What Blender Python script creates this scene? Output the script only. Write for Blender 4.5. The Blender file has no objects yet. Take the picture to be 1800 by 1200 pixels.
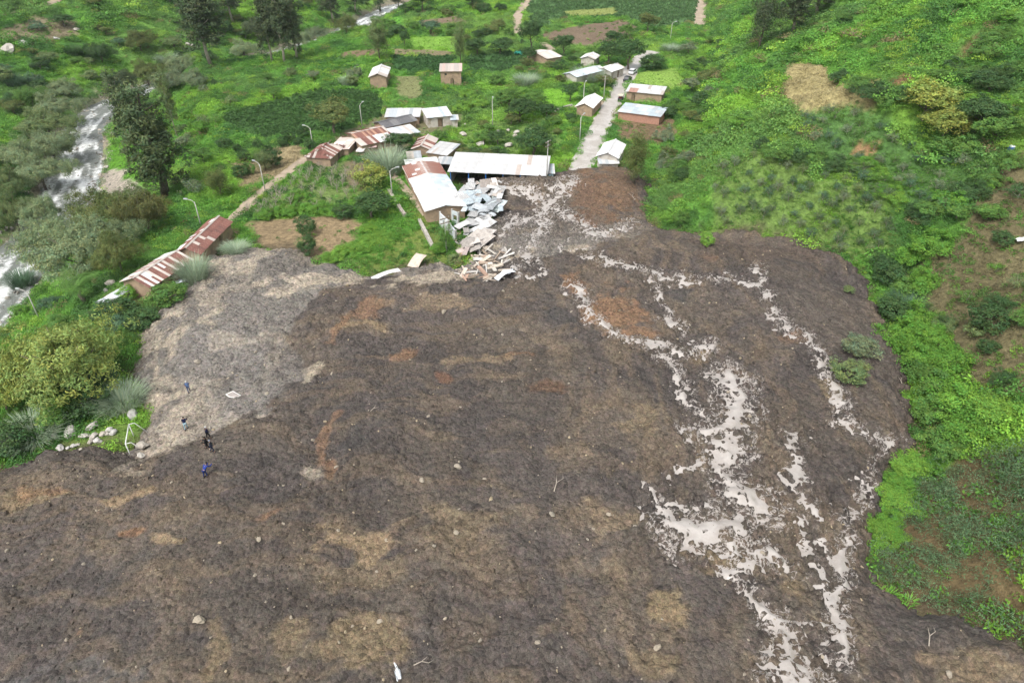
import bpy, bmesh, math, random
import numpy as np
from mathutils import Vector, Matrix

# ------------------------------------------------------------------ camera, sky, sun, exposure
SC = bpy.context.scene
COL = SC.collection
H, PITCH, FOC = 55.0, math.radians(35.0), 1200.0
cam_d = bpy.data.cameras.new('camera'); cam_d.sensor_width = 36.0; cam_d.lens = 24.0
cam_d.clip_start = 0.5; cam_d.clip_end = 4000.0
cam = bpy.data.objects.new('camera', cam_d); COL.objects.link(cam)
cam.location = (0, 0, H); cam.rotation_euler = (math.pi/2 - PITCH, 0, 0)
SC.camera = cam

SUN_EL, SUN_AZ = math.radians(58), math.radians(215)      # azimuth clockwise from +Y
world = bpy.data.worlds.new('World'); SC.world = world; world.use_nodes = True
nt = world.node_tree; bg = nt.nodes['Background']
sky = nt.nodes.new('ShaderNodeTexSky'); sky.sky_type = 'NISHITA'; sky.sun_disc = False
sky.sun_elevation = SUN_EL; sky.sun_rotation = SUN_AZ
sky.air_density = 1.0; sky.dust_density = 4.0; sky.ozone_density = 1.0
hs = nt.nodes.new('ShaderNodeHueSaturation'); hs.inputs['Saturation'].default_value = 0.30
nt.links.new(sky.outputs[0], hs.inputs['Color']); nt.links.new(hs.outputs[0], bg.inputs['Color'])
bg.inputs['Strength'].default_value = 0.15
sun_d = bpy.data.lights.new('sun', 'SUN'); sun_d.energy = 1.5; sun_d.angle = math.radians(14)
sun_d.color = (1.0, 0.965, 0.91)
sun = bpy.data.objects.new('sun', sun_d); COL.objects.link(sun); sun.location = (-40, -60, 120)
_sd = Vector((math.sin(SUN_AZ)*math.cos(SUN_EL), math.cos(SUN_AZ)*math.cos(SUN_EL), math.sin(SUN_EL)))
sun.rotation_euler = _sd.to_track_quat('Z', 'Y').to_euler()
vs = SC.view_settings
vs.view_transform = 'Standard'; vs.look = 'None'; vs.gamma = 1.0; vs.use_curve_mapping = False
vs.exposure = 0.88
SC.render.engine = 'CYCLES'
SC.cycles.max_bounces = 4; SC.cycles.diffuse_bounces = 2; SC.cycles.use_adaptive_sampling = True; SC.cycles.adaptive_threshold = 0.025; SC.cycles.transparent_max_bounces = 4
SC.cycles.transmission_bounces = 3; SC.cycles.glossy_bounces = 2

# ------------------------------------------------------------------ noise and small maths
_T = np.random.RandomState(7).rand(64, 65536).astype(np.float32)
def hsh(ix, iy, s):
    return _T[s % 64][((ix.astype(np.int32) & 255) << 8) | (iy.astype(np.int32) & 255)]
def vnoise(x, y, s=0):
    x = np.asarray(x, np.float32); y = np.asarray(y, np.float32)
    fx = np.floor(x); fy = np.floor(y); ix = fx.astype(np.int32); iy = fy.astype(np.int32); fx = x-fx; fy = y-fy
    u = fx*fx*fx*(fx*(fx*6-15)+10); v = fy*fy*fy*(fy*(fy*6-15)+10)
    T = _T[s % 64]; i0 = (ix & 255) << 8; i1 = ((ix+1) & 255) << 8; j0 = iy & 255; j1 = (iy+1) & 255
    a = T[i0 | j0]; c = T[i0 | j1]
    a = a+(T[i1 | j0]-a)*u; c = c+(T[i1 | j1]-c)*u
    return a+(c-a)*v
def fbm(x, y, oct=4, s=0, gain=0.5):
    t = 0; a = 1; n = 0; ca, sa = math.cos(0.6), math.sin(0.6)
    for i in range(oct):
        t = t + a*vnoise(x, y, s+i*17); n += a; a *= gain
        x, y = (x*ca - y*sa)*2.03+11.3, (x*sa + y*ca)*2.03+7.1
    return t/n
def worley(x, y, s=0):
    ix = np.floor(x); iy = np.floor(y); f1 = np.full(x.shape, 9.0); f2 = np.full(x.shape, 9.0)
    for dx in (-1, 0, 1):
        for dy in (-1, 0, 1):
            jx = ix+dx; jy = iy+dy
            d = np.hypot(jx+0.1+0.8*hsh(jx, jy, s)-x, jy+0.1+0.8*hsh(jx, jy, s+5)-y)
            f2 = np.minimum(f2, np.maximum(f1, d)); f1 = np.minimum(f1, d)
    return f1, f2
def sstep(a, b, x):
    t = np.clip((x-a)/(b-a), 0, 1); return t*t*(3-2*t)
def polydist(x, y, pts):
    """distance to an open polyline, signed: positive to the right of its direction of travel"""
    best = np.full(np.shape(x), 1e9); sg = np.ones(np.shape(x))
    for (ax, ay), (bx, by) in zip(pts[:-1], pts[1:]):
        dx, dy = bx-ax, by-ay; L2 = dx*dx+dy*dy
        t = np.clip(((x-ax)*dx+(y-ay)*dy)/L2, 0, 1)
        ex = x-ax-t*dx; ey = y-ay-t*dy; d = np.hypot(ex, ey)
        side = np.where(dx*ey-dy*ex < 0, 1.0, -1.0)
        m = d < best-1e-9; best = np.where(m, d, best); sg = np.where(m, side, sg)
    return best, sg
def inpoly(x, y, P):
    ins = np.zeros(np.shape(x), bool); n = len(P)
    for i in range(n):
        ax, ay = P[i]; bx, by = P[(i+1) % n]
        c = ((ay > y) != (by > y))
        with np.errstate(divide='ignore', invalid='ignore'):
            xx = (bx-ax)*(y-ay)/((by-ay) if by != ay else 1e-9)+ax
        ins ^= (c & (x < xx))
    return ins
def sdpoly(x, y, P):
    """positive inside"""
    d, _ = polydist(x, y, list(P)+[P[0]])
    return np.where(inpoly(x, y, P), d, -d)

# ------------------------------------------------------------------ photograph bearings to places on the land
cp, sp = math.cos(PITCH), math.sin(PITCH)
def ray(px, py):
    u = (px-900.0)/FOC; v = (py-600.0)/FOC
    return u, cp-v*sp, -sp-v*cp
def flat(px, py, z=0.0):
    a, b, c = ray(px, py); t = (H-z)/(-c); return a*t, b*t

# ------------------------------------------------------------------ the lie of the land
RIVER = [(-108, -120), (-106, 0), (-98, 60), (-97, 100), (-101, 122), (-106, 150), (-119, 180), (-131, 205), (-136, 232), (-132, 256), (-110, 277), (-102, 306), (-84, 342), (-76, 385), (-60, 460), (-50, 640), (-40, 1500)]
HILL = [(60, -140), (46, -20), (34, 30), (35, 42), (44, 55), (50, 70), (53, 84), (54, 92), (44, 101), (34, 106), (27, 112), (26, 122), (30, 140), (38, 165), (46, 185), (60, 230), (78, 300), (100, 420), (130, 700), (150, 1500)]
def base_height(x, y):
    d, s = polydist(x, y, RIVER); e = d*s                       # positive = village side
    wob = (fbm(x/34, y/34, 3, 3)-0.5)
    ee = e + wob*14*sstep(8, 30, np.abs(e))
    east = -12+12*sstep(3, 40, ee)
    we = np.maximum(-ee-5, 0)
    west = -12+0.40*we + 5.0*(fbm(x/60, y/60, 3, 8)-0.5)*sstep(5, 40, we)
    z = np.where(e > 0, east, west)
    d, s = polydist(x, y, HILL); h = d*s
    hh = np.maximum(h + (fbm(x/26, y/26, 3, 21)-0.5)*12*sstep(2, 18, h), 0)
    hill = 0.50*hh*sstep(0, 16, hh+3) + 4.0*(fbm(x/30, y/30, 4, 31)-0.5)*sstep(6, 30, hh)
    al = x*0.55+y*0.83 + 9*(fbm(x/22, y/22, 2, 35)-.5)                # spurs and gullies run down the slope
    hill = hill + (2.4*(1-2*np.abs((al/27.0) % 1.0-0.5)*1.0)**1.3 - 1.1 + 1.3*(1-2*np.abs((al/11.0+.3*fbm(x/9, y/9, 2, 36)) % 1.0-0.5)) - .65)*sstep(5, 22, hh)
    hill = hill - 2.2*np.exp(-(polydist(x, y, [(55, 95), (75, 120), (84, 140), (110, 175)])[0]/7)**2)*sstep(3, 12, hh)
    z = z + hill
    z = z + 0.7*(fbm(x/18, y/18, 3, 41)-0.5)*sstep(10, 40, y)
    z = z + 0.10*np.maximum(y-430, 0)                             # the valley closes far away
    return z

def axis(lo, hi, c0, c1, fine, grow=1.12):
    a = list(np.arange(c0, c1+1e-6, fine)); st = fine
    while a[-1] < hi: st = min(st*grow, 30); a.append(a[-1]+st)
    st = fine
    while a[0] > lo: st = min(st*grow, 30); a.insert(0, a[0]-st)
    return np.array(a)
GX = axis(-560, 560, -215, 150, 1.0); GY = axis(-70, 1300, 22, 330, 1.0, 1.03)
XX, YY = np.meshgrid(GX, GY)
ZB = base_height(XX, YY)                                          # smooth land
def samp(Z, x, y):
    x = np.asarray(x, float); y = np.asarray(y, float)
    i = np.clip(np.searchsorted(GX, x)-1, 0, len(GX)-2); j = np.clip(np.searchsorted(GY, y)-1, 0, len(GY)-2)
    fx = np.clip((x-GX[i])/(GX[i+1]-GX[i]), 0, 1); fy = np.clip((y-GY[j])/(GY[j+1]-GY[j]), 0, 1)
    return (Z[j, i]*(1-fx)+Z[j, i+1]*fx)*(1-fy)+(Z[j+1, i]*(1-fx)+Z[j+1, i+1]*fx)*fy
def hit(px, py, zf):
    a, b, c = ray(np.asarray(px, float), np.asarray(py, float))
    t = np.full(np.shape(a*1.0+b), 25.0); lo = t.copy(); done = np.zeros(t.shape, bool)
    for k in range(140):
        tn = t*1.05+0.1
        under = (H+c*tn) < zf(a*tn, b*tn)
        new = under & ~done; lo = np.where(new, t, lo); done |= under
        t = np.where(done, t, tn)
        if done.all(): break
    hi_ = lo*1.05+0.1
    for k in range(18):
        m = (lo+hi_)/2; under = (H+c*m) < zf(a*m, b*m)
        hi_ = np.where(under, m, hi_); lo = np.where(under, lo, m)
    return a*hi_, b*hi_
def land0(x, y): return samp(ZB, x, y)
def ground_xy(px, py): return hit(px, py, land0)
def poly_w(P):
    P = np.array(P, float); x, y = ground_xy(P[:, 0], P[:, 1]); return list(zip(x.tolist(), y.tolist()))

# ------------------------------------------------------------------ outlines: landslide, dark tongue, fields
MUD_PX = [(-150, 905), (0, 834), (100, 796), (180, 783), (243, 800), (250, 770), (262, 722), (238, 640), (242, 600), (264, 565), (330, 502), (367, 457), (440, 433), (530, 441), (556, 462), (600, 470), (650, 490), (700, 480), (760, 466), (800, 474), (845, 452), (842, 400), (862, 350), (812, 330), (815, 309), (960, 311), (1000, 301), (1030, 300), (1075, 292), (1112, 302), (1140, 330), (1130, 385), (1170, 404), (1240, 414), (1330, 414), (1410, 427), (1500, 472), (1522, 502), (1527, 542), (1562, 592), (1580, 660), (1590, 760), (1604, 788), (1564, 830), (1542, 900), (1524, 960), (1515, 1010), (1560, 1052), (1640, 1087), (1740, 1122), (1810, 1152), (1980, 1215)]
MUD = poly_w(MUD_PX) + [(60, 12), (60, -40), (-75, -40), (-62, 30)]
DARK = poly_w([(-150, 905), (0, 834), (100, 796), (180, 783), (245, 806), (330, 800), (420, 772), (488, 740), (500, 700), (542, 684), (520, 640), (505, 610), (540, 575), (566, 535), (610, 515), (700, 503), (790, 496), (850, 505), (905, 480), (990, 470), (1100, 440), (1170, 404), (1240, 400), (1410, 415), (1510, 460), (1600, 560), (1660, 780), (1600, 1000), (1980, 1215)]) + [(70, 12), (70, -40), (-85, -40), (-72, 30)]
# ------------------------------------------------------------------ object helpers
def link(o, parent=None):
    COL.objects.link(o)
    if parent is not None: o.parent = parent
    return o
def tag(o, label=None, cat=None, group=None, kind=None):
    if label: o['label'] = label
    if cat: o['category'] = cat
    if group: o['group'] = group
    if kind: o['kind'] = kind
    return o
def empty(name, loc=(0, 0, 0), rz=0.0, sc=1.0):
    o = bpy.data.objects.new(name, None); COL.objects.link(o)
    o.location = loc; o.rotation_euler = (0, 0, rz); o.empty_display_size = 0.3
    o.scale = (sc, sc, sc) if not hasattr(sc, '__len__') else sc
    return o
def mesh(name, V, F, mat=None, smooth=False):
    me = bpy.data.meshes.new(name)
    V = np.asarray(V, np.float32)
    if isinstance(F, np.ndarray):
        k = F.shape[1]; n = len(F)
        me.vertices.add(len(V)); me.vertices.foreach_set('co', V.ravel())
        me.loops.add(n*k); me.loops.foreach_set('vertex_index', F.astype(np.int32).ravel())
        me.polygons.add(n); me.polygons.foreach_set('loop_start', np.arange(0, n*k, k, dtype=np.int32))
        me.update(calc_edges=True)
    else:
        me.from_pydata(V.tolist(), [], F)
    if smooth: me.polygons.foreach_set('use_smooth', np.ones(len(me.polygons), bool))
    if mat is not None: me.materials.append(mat)
    me.update()
    return me
def obj(name, me, parent=None, loc=None):
    o = bpy.data.objects.new(name, me); link(o, parent)
    if loc is not None: o.location = loc
    return o
def vcol(me, C, name='Col'):
    C = np.asarray(C, np.float32)
    if C.shape[1] == 3: C = np.concatenate([C, np.ones((len(C), 1), np.float32)], 1)
    a = me.attributes.new(name, 'FLOAT_COLOR', 'POINT'); a.data.foreach_set('color', C.ravel())
def boxes(L):
    """list of (x0,x1,y0,y1,z0,z1) -> verts, faces"""
    V = []; F = []
    for x0, x1, y0, y1, z0, z1 in L:
        n = len(V)
        V += [(x0, y0, z0), (x1, y0, z0), (x1, y1, z0), (x0, y1, z0), (x0, y0, z1), (x1, y0, z1), (x1, y1, z1), (x0, y1, z1)]
        F += [tuple(n+i for i in f) for f in ((3, 2, 1, 0), (4, 5, 6, 7), (0, 1, 5, 4), (1, 2, 6, 5), (2, 3, 7, 6), (3, 0, 4, 7))]
    return V, F
def tube(pts, rad, n=6, cap=True):
    pts = [Vector(p) for p in pts]; V = []; F = []
    for i, p in enumerate(pts):
        d = (pts[min(i+1, len(pts)-1)]-pts[max(i-1, 0)]).normalized()
        a = d.cross(Vector((0.31, 0.17, 0.93))); a = a.normalized() if a.length > 1e-4 else Vector((1, 0, 0))
        b = d.cross(a); r = rad[i] if hasattr(rad, '__len__') else rad
        for k in range(n):
            t = 2*math.pi*k/n; V.append(tuple(p+a*(r*math.cos(t))+b*(r*math.sin(t))))
    for i in range(len(pts)-1):
        for k in range(n):
            F.append((i*n+k, i*n+(k+1) % n, (i+1)*n+(k+1) % n, (i+1)*n+k))
    if cap:
        F.append(tuple(range(n))[::-1]); F.append(tuple((len(pts)-1)*n+k for k in range(n)))
    return V, F
def join(*parts):
    V = []; F = []
    for v, f in parts:
        n = len(V); V += [tuple(q) for q in v]; F += [tuple(i+n for i in q) for q in f]
    return V, F

# ------------------------------------------------------------------ materials
def N(t, ty, **kw):
    n = t.nodes.new(ty)
    for k, v in kw.items():
        if k in n.inputs: n.inputs[k].default_value = v
        else: setattr(n, k, v)
    return n
def new_mat(name, rough=0.9, spec=0.25):
    m = bpy.data.materials.new(name); m.use_nodes = True; t = m.node_tree; b = t.nodes['Principled BSDF']
    b.inputs['Roughness'].default_value = rough; b.inputs['Specular IOR Level'].default_value = spec
    return m, t, b
def mixc(t, fac, a, b, mode='MIX'):
    n = t.nodes.new('ShaderNodeMix'); n.data_type = 'RGBA'; n.blend_type = mode
    for s, v in ((0, fac), (6, a), (7, b)):
        if hasattr(v, 'links') or hasattr(v, 'is_linked'): t.links.new(v, n.inputs[s])
        elif s == 0: n.inputs[0].default_value = v
        else: n.inputs[s].default_value = (*v, 1) if len(v) == 3 else v
    return n.outputs[2]
def noise(t, scale, detail=4, rough=0.55, coord='Object', dist=0.0):
    tc = t.nodes.new('ShaderNodeTexCoord'); n = N(t, 'ShaderNodeTexNoise', Scale=scale, Detail=detail, Roughness=rough, Distortion=dist)
    t.links.new(tc.outputs[coord], n.inputs['Vector']); return n.outputs['Fac']
def ramp(t, x, a, b):
    n = N(t, 'ShaderNodeMapRange'); n.inputs['From Min'].default_value = a; n.inputs['From Max'].default_value = b
    t.links.new(x, n.inputs['Value']); return n.outputs[0]
def bump(t, b, h, strength=0.5, dist=0.1, prev=None):
    n = N(t, 'ShaderNodeBump', Strength=strength, Distance=dist); t.links.new(h, n.inputs['Height'])
    if prev is not None: t.links.new(prev, n.inputs['Normal'])
    t.links.new(n.outputs[0], b.inputs['Normal']); return n.outputs[0]
def plain(name, col, rough=0.85, var=0.25, scale=2.0, bmp=0.15, spec=0.25, metal=0.0, stain=None, coord='Object', dist=0.03):
    m, t, b = new_mat(name, rough, spec)
    n = noise(t, scale, 5, 0.6, coord)
    c = mixc(t, ramp(t, n, 0.3, 0.7), [v*(1-var) for v in col], [min(v*(1+var), 1) for v in col])
    if stain:
        c = mixc(t, ramp(t, noise(t, scale*0.6, 6, 0.65, coord, 0.6), 0.48, 0.66), c, stain)
    t.links.new(c, b.inputs['Base Color']); b.inputs['Metallic'].default_value = metal
    if bmp: bump(t, b, noise(t, scale*6, 3, 0.6, coord), bmp, dist)
    return m
def land_mat():
    m, t, b = new_mat('land', 0.95, 0.1)
    a = N(t, 'ShaderNodeAttribute', attribute_name='Col')
    n1 = noise(t, 1.3, 5, 0.65); n2 = noise(t, 5.0, 3, 0.6)
    c = mixc(t, 1.0, a.outputs['Color'], mixc(t, ramp(t, n1, 0.3, 0.7), (0.55, 0.55, 0.55), (1.4, 1.4, 1.35)), 'MULTIPLY')
    c = mixc(t, 0.6, c, mixc(t, ramp(t, n2, 0.3, 0.7), (0.6, 0.62, 0.6), (1.35, 1.3, 1.25)), 'MULTIPLY')
    t.links.new(c, b.inputs['Base Color'])
    p = bump(t, b, n1, 0.8, 0.5); bump(t, b, n2, 0.7, 0.18, p)
    return m
def mud_mat():
    m, t, b = new_mat('mud', 0.8, 0.3)
    a = N(t, 'ShaderNodeAttribute', attribute_name='Col')
    tc = t.nodes.new('ShaderNodeTexCoord')
    w = N(t, 'ShaderNodeTexNoise', Scale=2.5, Detail=2.0); t.links.new(tc.outputs['Object'], w.inputs['Vector'])
    vm = N(t, 'ShaderNodeVectorMath', operation='MULTIPLY_ADD'); t.links.new(w.outputs['Color'], vm.inputs[0])
    vm.inputs[1].default_value = (0.22, 0.22, 0.22); t.links.new(tc.outputs['Object'], vm.inputs[2])
    v = N(t, 'ShaderNodeTexVoronoi', Scale=2.6); v.feature = 'F1'; t.links.new(vm.outputs[0], v.inputs['Vector'])
    n1 = noise(t, 3.0, 7, 0.75); n2 = noise(t, 9.0, 3, 0.65)
    c = mixc(t, 1.0, a.outputs['Color'], mixc(t, ramp(t, n1, 0.3, 0.7), (0.5, 0.5, 0.51), (1.5, 1.48, 1.45)), 'MULTIPLY')
    c = mixc(t, 0.9, c, mixc(t, ramp(t, n2, 0.3, 0.7), (0.55, 0.55, 0.55), (1.45, 1.43, 1.4)), 'MULTIPLY')
    hv = N(t, 'ShaderNodeHueSaturation', Saturation=0.10, Value=1.5); t.links.new(v.outputs['Color'], hv.inputs['Color'])
    c = mixc(t, 0.55, c, hv.outputs[0], 'MULTIPLY')
    # fine veins of settled silt in the wet ground beside the runnels
    wt = N(t, 'ShaderNodeAttribute', attribute_name='Wet')
    def mth(op, x, y=None, z=None):
        m_ = N(t, 'ShaderNodeMath', operation=op)
        for k_, v_ in enumerate((x, y, z)):
            if v_ is None: continue
            if isinstance(v_, (int, float)): m_.inputs[k_].default_value = v_
            else: t.links.new(v_, m_.inputs[k_])
        return m_.outputs[0]
    nv = noise(t, 0.75, 8, 0.62, dist=0.5)
    vein = mth('SUBTRACT', 1.0, mth('MINIMUM', mth('MULTIPLY', mth('ABSOLUTE', mth('SUBTRACT', nv, 0.5)), 9.0), 1.0))
    f = mth('ADD', mth('MULTIPLY', vein, 0.42), mth('MULTIPLY_ADD', n1, 0.35, wt.outputs['Fac']))
    fs = ramp(t, f, 0.97, 1.03)
    c = mixc(t, fs, c, (0.34, 0.31, 0.285))
    rg = N(t, 'ShaderNodeMapRange'); rg.inputs['To Min'].default_value = 0.82; rg.inputs['To Max'].default_value = 0.4; t.links.new(fs, rg.inputs['Value']); t.links.new(rg.outputs[0], b.inputs['Roughness'])
    t.links.new(c, b.inputs['Base Color'])
    q = N(t, 'ShaderNodeMath', operation='SUBTRACT'); t.links.new(n1, q.inputs[0]); t.links.new(v.outputs['Distance'], q.inputs[1])
    bump(t, b, q.outputs[0], 0.85, 0.19)
    return m
def silt_mat():
    m, t, b = new_mat('silt', 0.28, 0.5)
    n = noise(t, 0.5, 5, 0.6, dist=0.6); n2 = noise(t, 4.0, 4, 0.6)
    c = mixc(t, ramp(t, n, 0.35, 0.7), (0.30, 0.272, 0.246), (0.41, 0.38, 0.353))
    c = mixc(t, 0.35, c, mixc(t, ramp(t, n2, 0.3, 0.7), (0.75, 0.74, 0.73), (1.15, 1.15, 1.15)), 'MULTIPLY')
    t.links.new(c, b.inputs['Base Color']); bump(t, b, n2, 0.25, 0.03)
    return m
def river_mat():
    m, t, b = new_mat('river', 0.35, 0.4)
    a = N(t, 'ShaderNodeAttribute', attribute_name='Foam')
    n = noise(t, 0.9, 6, 0.7, dist=0.8); n2 = noise(t, 3.5, 4, 0.6)
    s = N(t, 'ShaderNodeMath', operation='ADD'); t.links.new(n, s.inputs[0]); t.links.new(a.outputs['Fac'], s.inputs[1])
    f = ramp(t, s.outputs[0], 0.62, 0.95)
    c = mixc(t, f, (0.15, 0.16, 0.145), (0.78, 0.79, 0.78))
    t.links.new(c, b.inputs['Base Color']); p = bump(t, b, n, 0.8, 0.4); bump(t, b, n2, 0.6, 0.1, p)
    return m
def rock_mat(name, base, dark=0.55):
    m, t, b = new_mat(name, 0.9, 0.2)
    oi = t.nodes.new('ShaderNodeObjectInfo'); n = noise(t, 1.6, 6, 0.65)
    c = mixc(t, ramp(t, n, 0.3, 0.7), [v*dark for v in base], [v*1.3 for v in base])
    c = mixc(t, oi.outputs['Random'], c, mixc(t, 0.6, c, (0.32, 0.27, 0.2)))
    t.links.new(c, b.inputs['Base Color']); bump(t, b, noise(t, 7, 4, 0.65), 0.5, 0.08)
    return m
def leaf_mat(name, instanced, trans=0.3, rough=0.6):
    """colour = the plant's tint (instance attribute or object colour) times the leaf's own variation"""
    m = bpy.data.materials.new(name); m.use_nodes = True; t = m.node_tree; b = t.nodes['Principled BSDF']; out = t.nodes['Material Output']
    b.inputs['Roughness'].default_value = rough; b.inputs['Specular IOR Level'].default_value = 0.22
    if instanced:
        a = N(t, 'ShaderNodeAttribute', attribute_name='tint'); a.attribute_type = 'INSTANCER'; tint = a.outputs['Color']
    else:
        tint = t.nodes.new('ShaderNodeObjectInfo').outputs['Color']
    lv = N(t, 'ShaderNodeAttribute', attribute_name='leaf')
    c = mixc(t, 1.0, tint, lv.outputs['Color'], 'MULTIPLY')
    t.links.new(c, b.inputs['Base Color'])
    tr = t.nodes.new('ShaderNodeBsdfTranslucent'); t.links.new(c, tr.inputs['Color'])
    mx = t.nodes.new('ShaderNodeMixShader'); mx.inputs[0].default_value = trans
    t.links.new(b.outputs[0], mx.inputs[1]); t.links.new(tr.outputs[0], mx.inputs[2]); t.links.new(mx.outputs[0], out.inputs['Surface'])
    return m
def obj_col_mat(name, rough=0.6, var=0.2, spec=0.3, metal=0.0, scale=2.0, stain=None, smax=0.66, bmp=0.2):
    """paint or tin whose colour is the object's own colour"""
    m, t, b = new_mat(name, rough, spec); b.inputs['Metallic'].default_value = metal
    c0 = t.nodes.new('ShaderNodeObjectInfo').outputs['Color']
    n = noise(t, scale, 5, 0.65)
    c = mixc(t, 1.0, c0, mixc(t, ramp(t, n, 0.3, 0.7), (1-var,)*3, (1+var,)*3), 'MULTIPLY')
    if stain: c = mixc(t, ramp(t, noise(t, scale*0.7, 6, 0.7, dist=0.8), 0.52, smax), c, stain)
    t.links.new(c, b.inputs['Base Color'])
    if bmp: bump(t, b, noise(t, scale*4, 3, 0.6), bmp, 0.03)
    return m
M = {}
M['land'] = land_mat(); M['mud'] = mud_mat(); M['silt'] = silt_mat(); M['river'] = river_mat()
M['rock'] = rock_mat('rock', (0.45, 0.435, 0.41)); M['mudstone'] = rock_mat('mudstone', (0.27, 0.24, 0.195), 0.7)
M['leaf'] = leaf_mat('leaf', False); M['leafi'] = leaf_mat('leaf_instanced', True)
M['bark'] = plain('bark', (0.13, 0.11, 0.085), 0.95, 0.35, 3, 0.5)
M['palebark'] = plain('pale_bark', (0.33, 0.29, 0.24), 0.9, 0.3, 2, 0.4)
M['adobe'] = plain('adobe', (0.33, 0.24, 0.165), 0.95, 0.18, 1.2, 0.35, stain=(0.22, 0.165, 0.12))
M['plaster'] = plain('plaster', (0.48, 0.45, 0.40), 0.9, 0.12, 1.0, 0.2, stain=(0.3, 0.25, 0.2))
M['brick'] = plain('brick_wall', (0.36, 0.20, 0.145), 0.9, 0.2, 3.0, 0.3)
M['wood'] = plain('wood', (0.17, 0.125, 0.085), 0.85, 0.3, 3, 0.3)
M['tin'] = obj_col_mat('tin', 0.5, 0.14, 0.35, 0.0, 0.9, stain=(0.30, 0.22, 0.17), smax=0.84)
M['tin_muddy'] = obj_col_mat('muddy_tin', 0.7, 0.25, 0.25, 0.0, 1.3, stain=(0.20, 0.165, 0.135), smax=0.74)
M['tin_rusty'] = obj_col_mat('rusty_tin', 0.75, 0.3, 0.25, 0.0, 1.6, stain=(0.45, 0.40, 0.35), smax=0.85)
M['paint'] = obj_col_mat('paint', 0.5, 0.1, 0.35, 0.0, 3.0)
M['concrete'] = plain('concrete', (0.42, 0.41, 0.38), 0.9, 0.15, 2, 0.2)
M['dark'] = plain('dark_opening', (0.02, 0.018, 0.015), 0.9, 0.2, 2, 0)
M['glass'] = plain('glass', (0.03, 0.035, 0.04), 0.1, 0.1, 2, 0, spec=0.6)
M['cloth'] = obj_col_mat('cloth', 0.9, 0.25, 0.1, 0.0, 5.0)
M['skin'] = plain('skin', (0.36, 0.2, 0.13), 0.6, 0.08, 8, 0)
M['hair'] = plain('hair', (0.015, 0.012, 0.01), 0.6, 0.2, 20, 0)
M['rubber'] = plain('rubber', (0.02, 0.02, 0.02), 0.8, 0.2, 5, 0)

def resample(P, step):
    P = np.array(P, float); d = np.hypot(*np.diff(P, axis=0).T); s = np.concatenate([[0], np.cumsum(d)])
    q = np.arange(0, s[-1], step); return np.stack([np.interp(q, s, P[:, k]) for k in range(P.shape[1])], 1)
def smooth_line(P, n=8):
    P = np.array(P, float)
    for _ in range(n): P[1:-1] = 0.25*P[:-2]+0.5*P[1:-1]+0.25*P[2:]
    return P

# ------------------------------------------------------------------ the landslide's form
MX0, MX1, MY0, MY1, MST = -78.0, 62.0, 17.0, 152.0, 0.22
mgx = np.arange(MX0, MX1, MST); mgy = np.arange(MY0, MY1, MST)
mX, mY = np.meshgrid(mgx, mgy)
EDGE = sdpoly(mX, mY, MUD) + (fbm(mX/3.0, mY/3.0, 5, 51, .6)-0.5)*3.6 + (fbm(mX/.9, mY/.9, 3, 55)-.5)*1.4
DK = sdpoly(mX, mY, DARK) + (fbm(mX/2.6, mY/2.6, 4, 53)-0.5)*4.0
def pxs(px, py): x, y = ground_xy(px, py); return float(x), float(y)
far = sstep(98, 125, mY)                                          # thin sheet among the houses
THK = (2.3-1.5*far)*(1-np.exp(-np.maximum(EDGE, 0)/(4.2-2.4*far)))
THK = THK + 0.9*(1-np.exp(-np.maximum(DK, 0)/1.3))*(1-far)
bx_, by_ = pxs(1065, 335)
THK = THK + 1.5*np.exp(-(((mX-bx_)/9)**2+((mY-by_)/10)**2)**1.3)
bx_, by_ = pxs(922, 338)
THK = THK + 1.9*np.exp(-np.abs((mX-bx_)/8.5)**4-np.abs((mY-by_)/3.6)**2)
SM = samp(ZB, mX, mY) + THK                                       # smooth top of the flow
wx = mX + 2.6*(fbm(mX/7, mY/7, 3, 61)-0.5)*2; wy = mY + 2.6*(fbm(mX/7, mY/7, 3, 67)-0.5)*2
big = fbm(wx/13, wy/10, 4, 71)-0.5
mid = fbm(wx/3.6, wy/2.9, 4, 75)-0.5
f1, f2 = worley(wx/1.5, wy/1.3, 81); g1, g2 = worley(wx/0.62+3, wy/0.62, 83)
lump = (0.55-np.minimum(f1, 1.0)); lump2 = (0.5-np.minimum(g1, 1.0))
crk = np.exp(-((f2-f1)/0.09)**2)*sstep(0.42, 0.62, fbm(mX/6, mY/6, 3, 85))
rid = np.abs(fbm(wx/5.5, wy/2.6, 3, 91)-0.5)*2
soft = sstep(0.40, 0.62, fbm(mX/11, mY/11, 3, 95))                # smoother silty ground
amp = (1-0.45*soft)*(1-0.5*far)
st1 = fbm(wx/9+wy/30, wy/1.5, 4, 101)-0.5; st2 = fbm(wx/1.6, wy/9, 4, 103)-0.5; lr = sstep(-4, 12, mX)
STRK = st1*(1-lr)+st2*lr                                          # drawn-out flow streaks
ROUGH = 0.5*STRK*(1-.6*far) + 1.3*big + amp*(0.95*mid + 0.26*lump + 0.22*lump2 - 0.10*rid) - 0.22*crk
ROUGH = ROUGH + amp*0.30*(fbm(mX/0.9, mY/0.9, 3, 97)-0.5)
MUDZ = SM + ROUGH*np.clip(0.35+EDGE/2.5, 0.3, 1)
MUDZ = np.where(EDGE > 0, MUDZ, samp(ZB, mX, mY)+EDGE*0.5-0.05)
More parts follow.
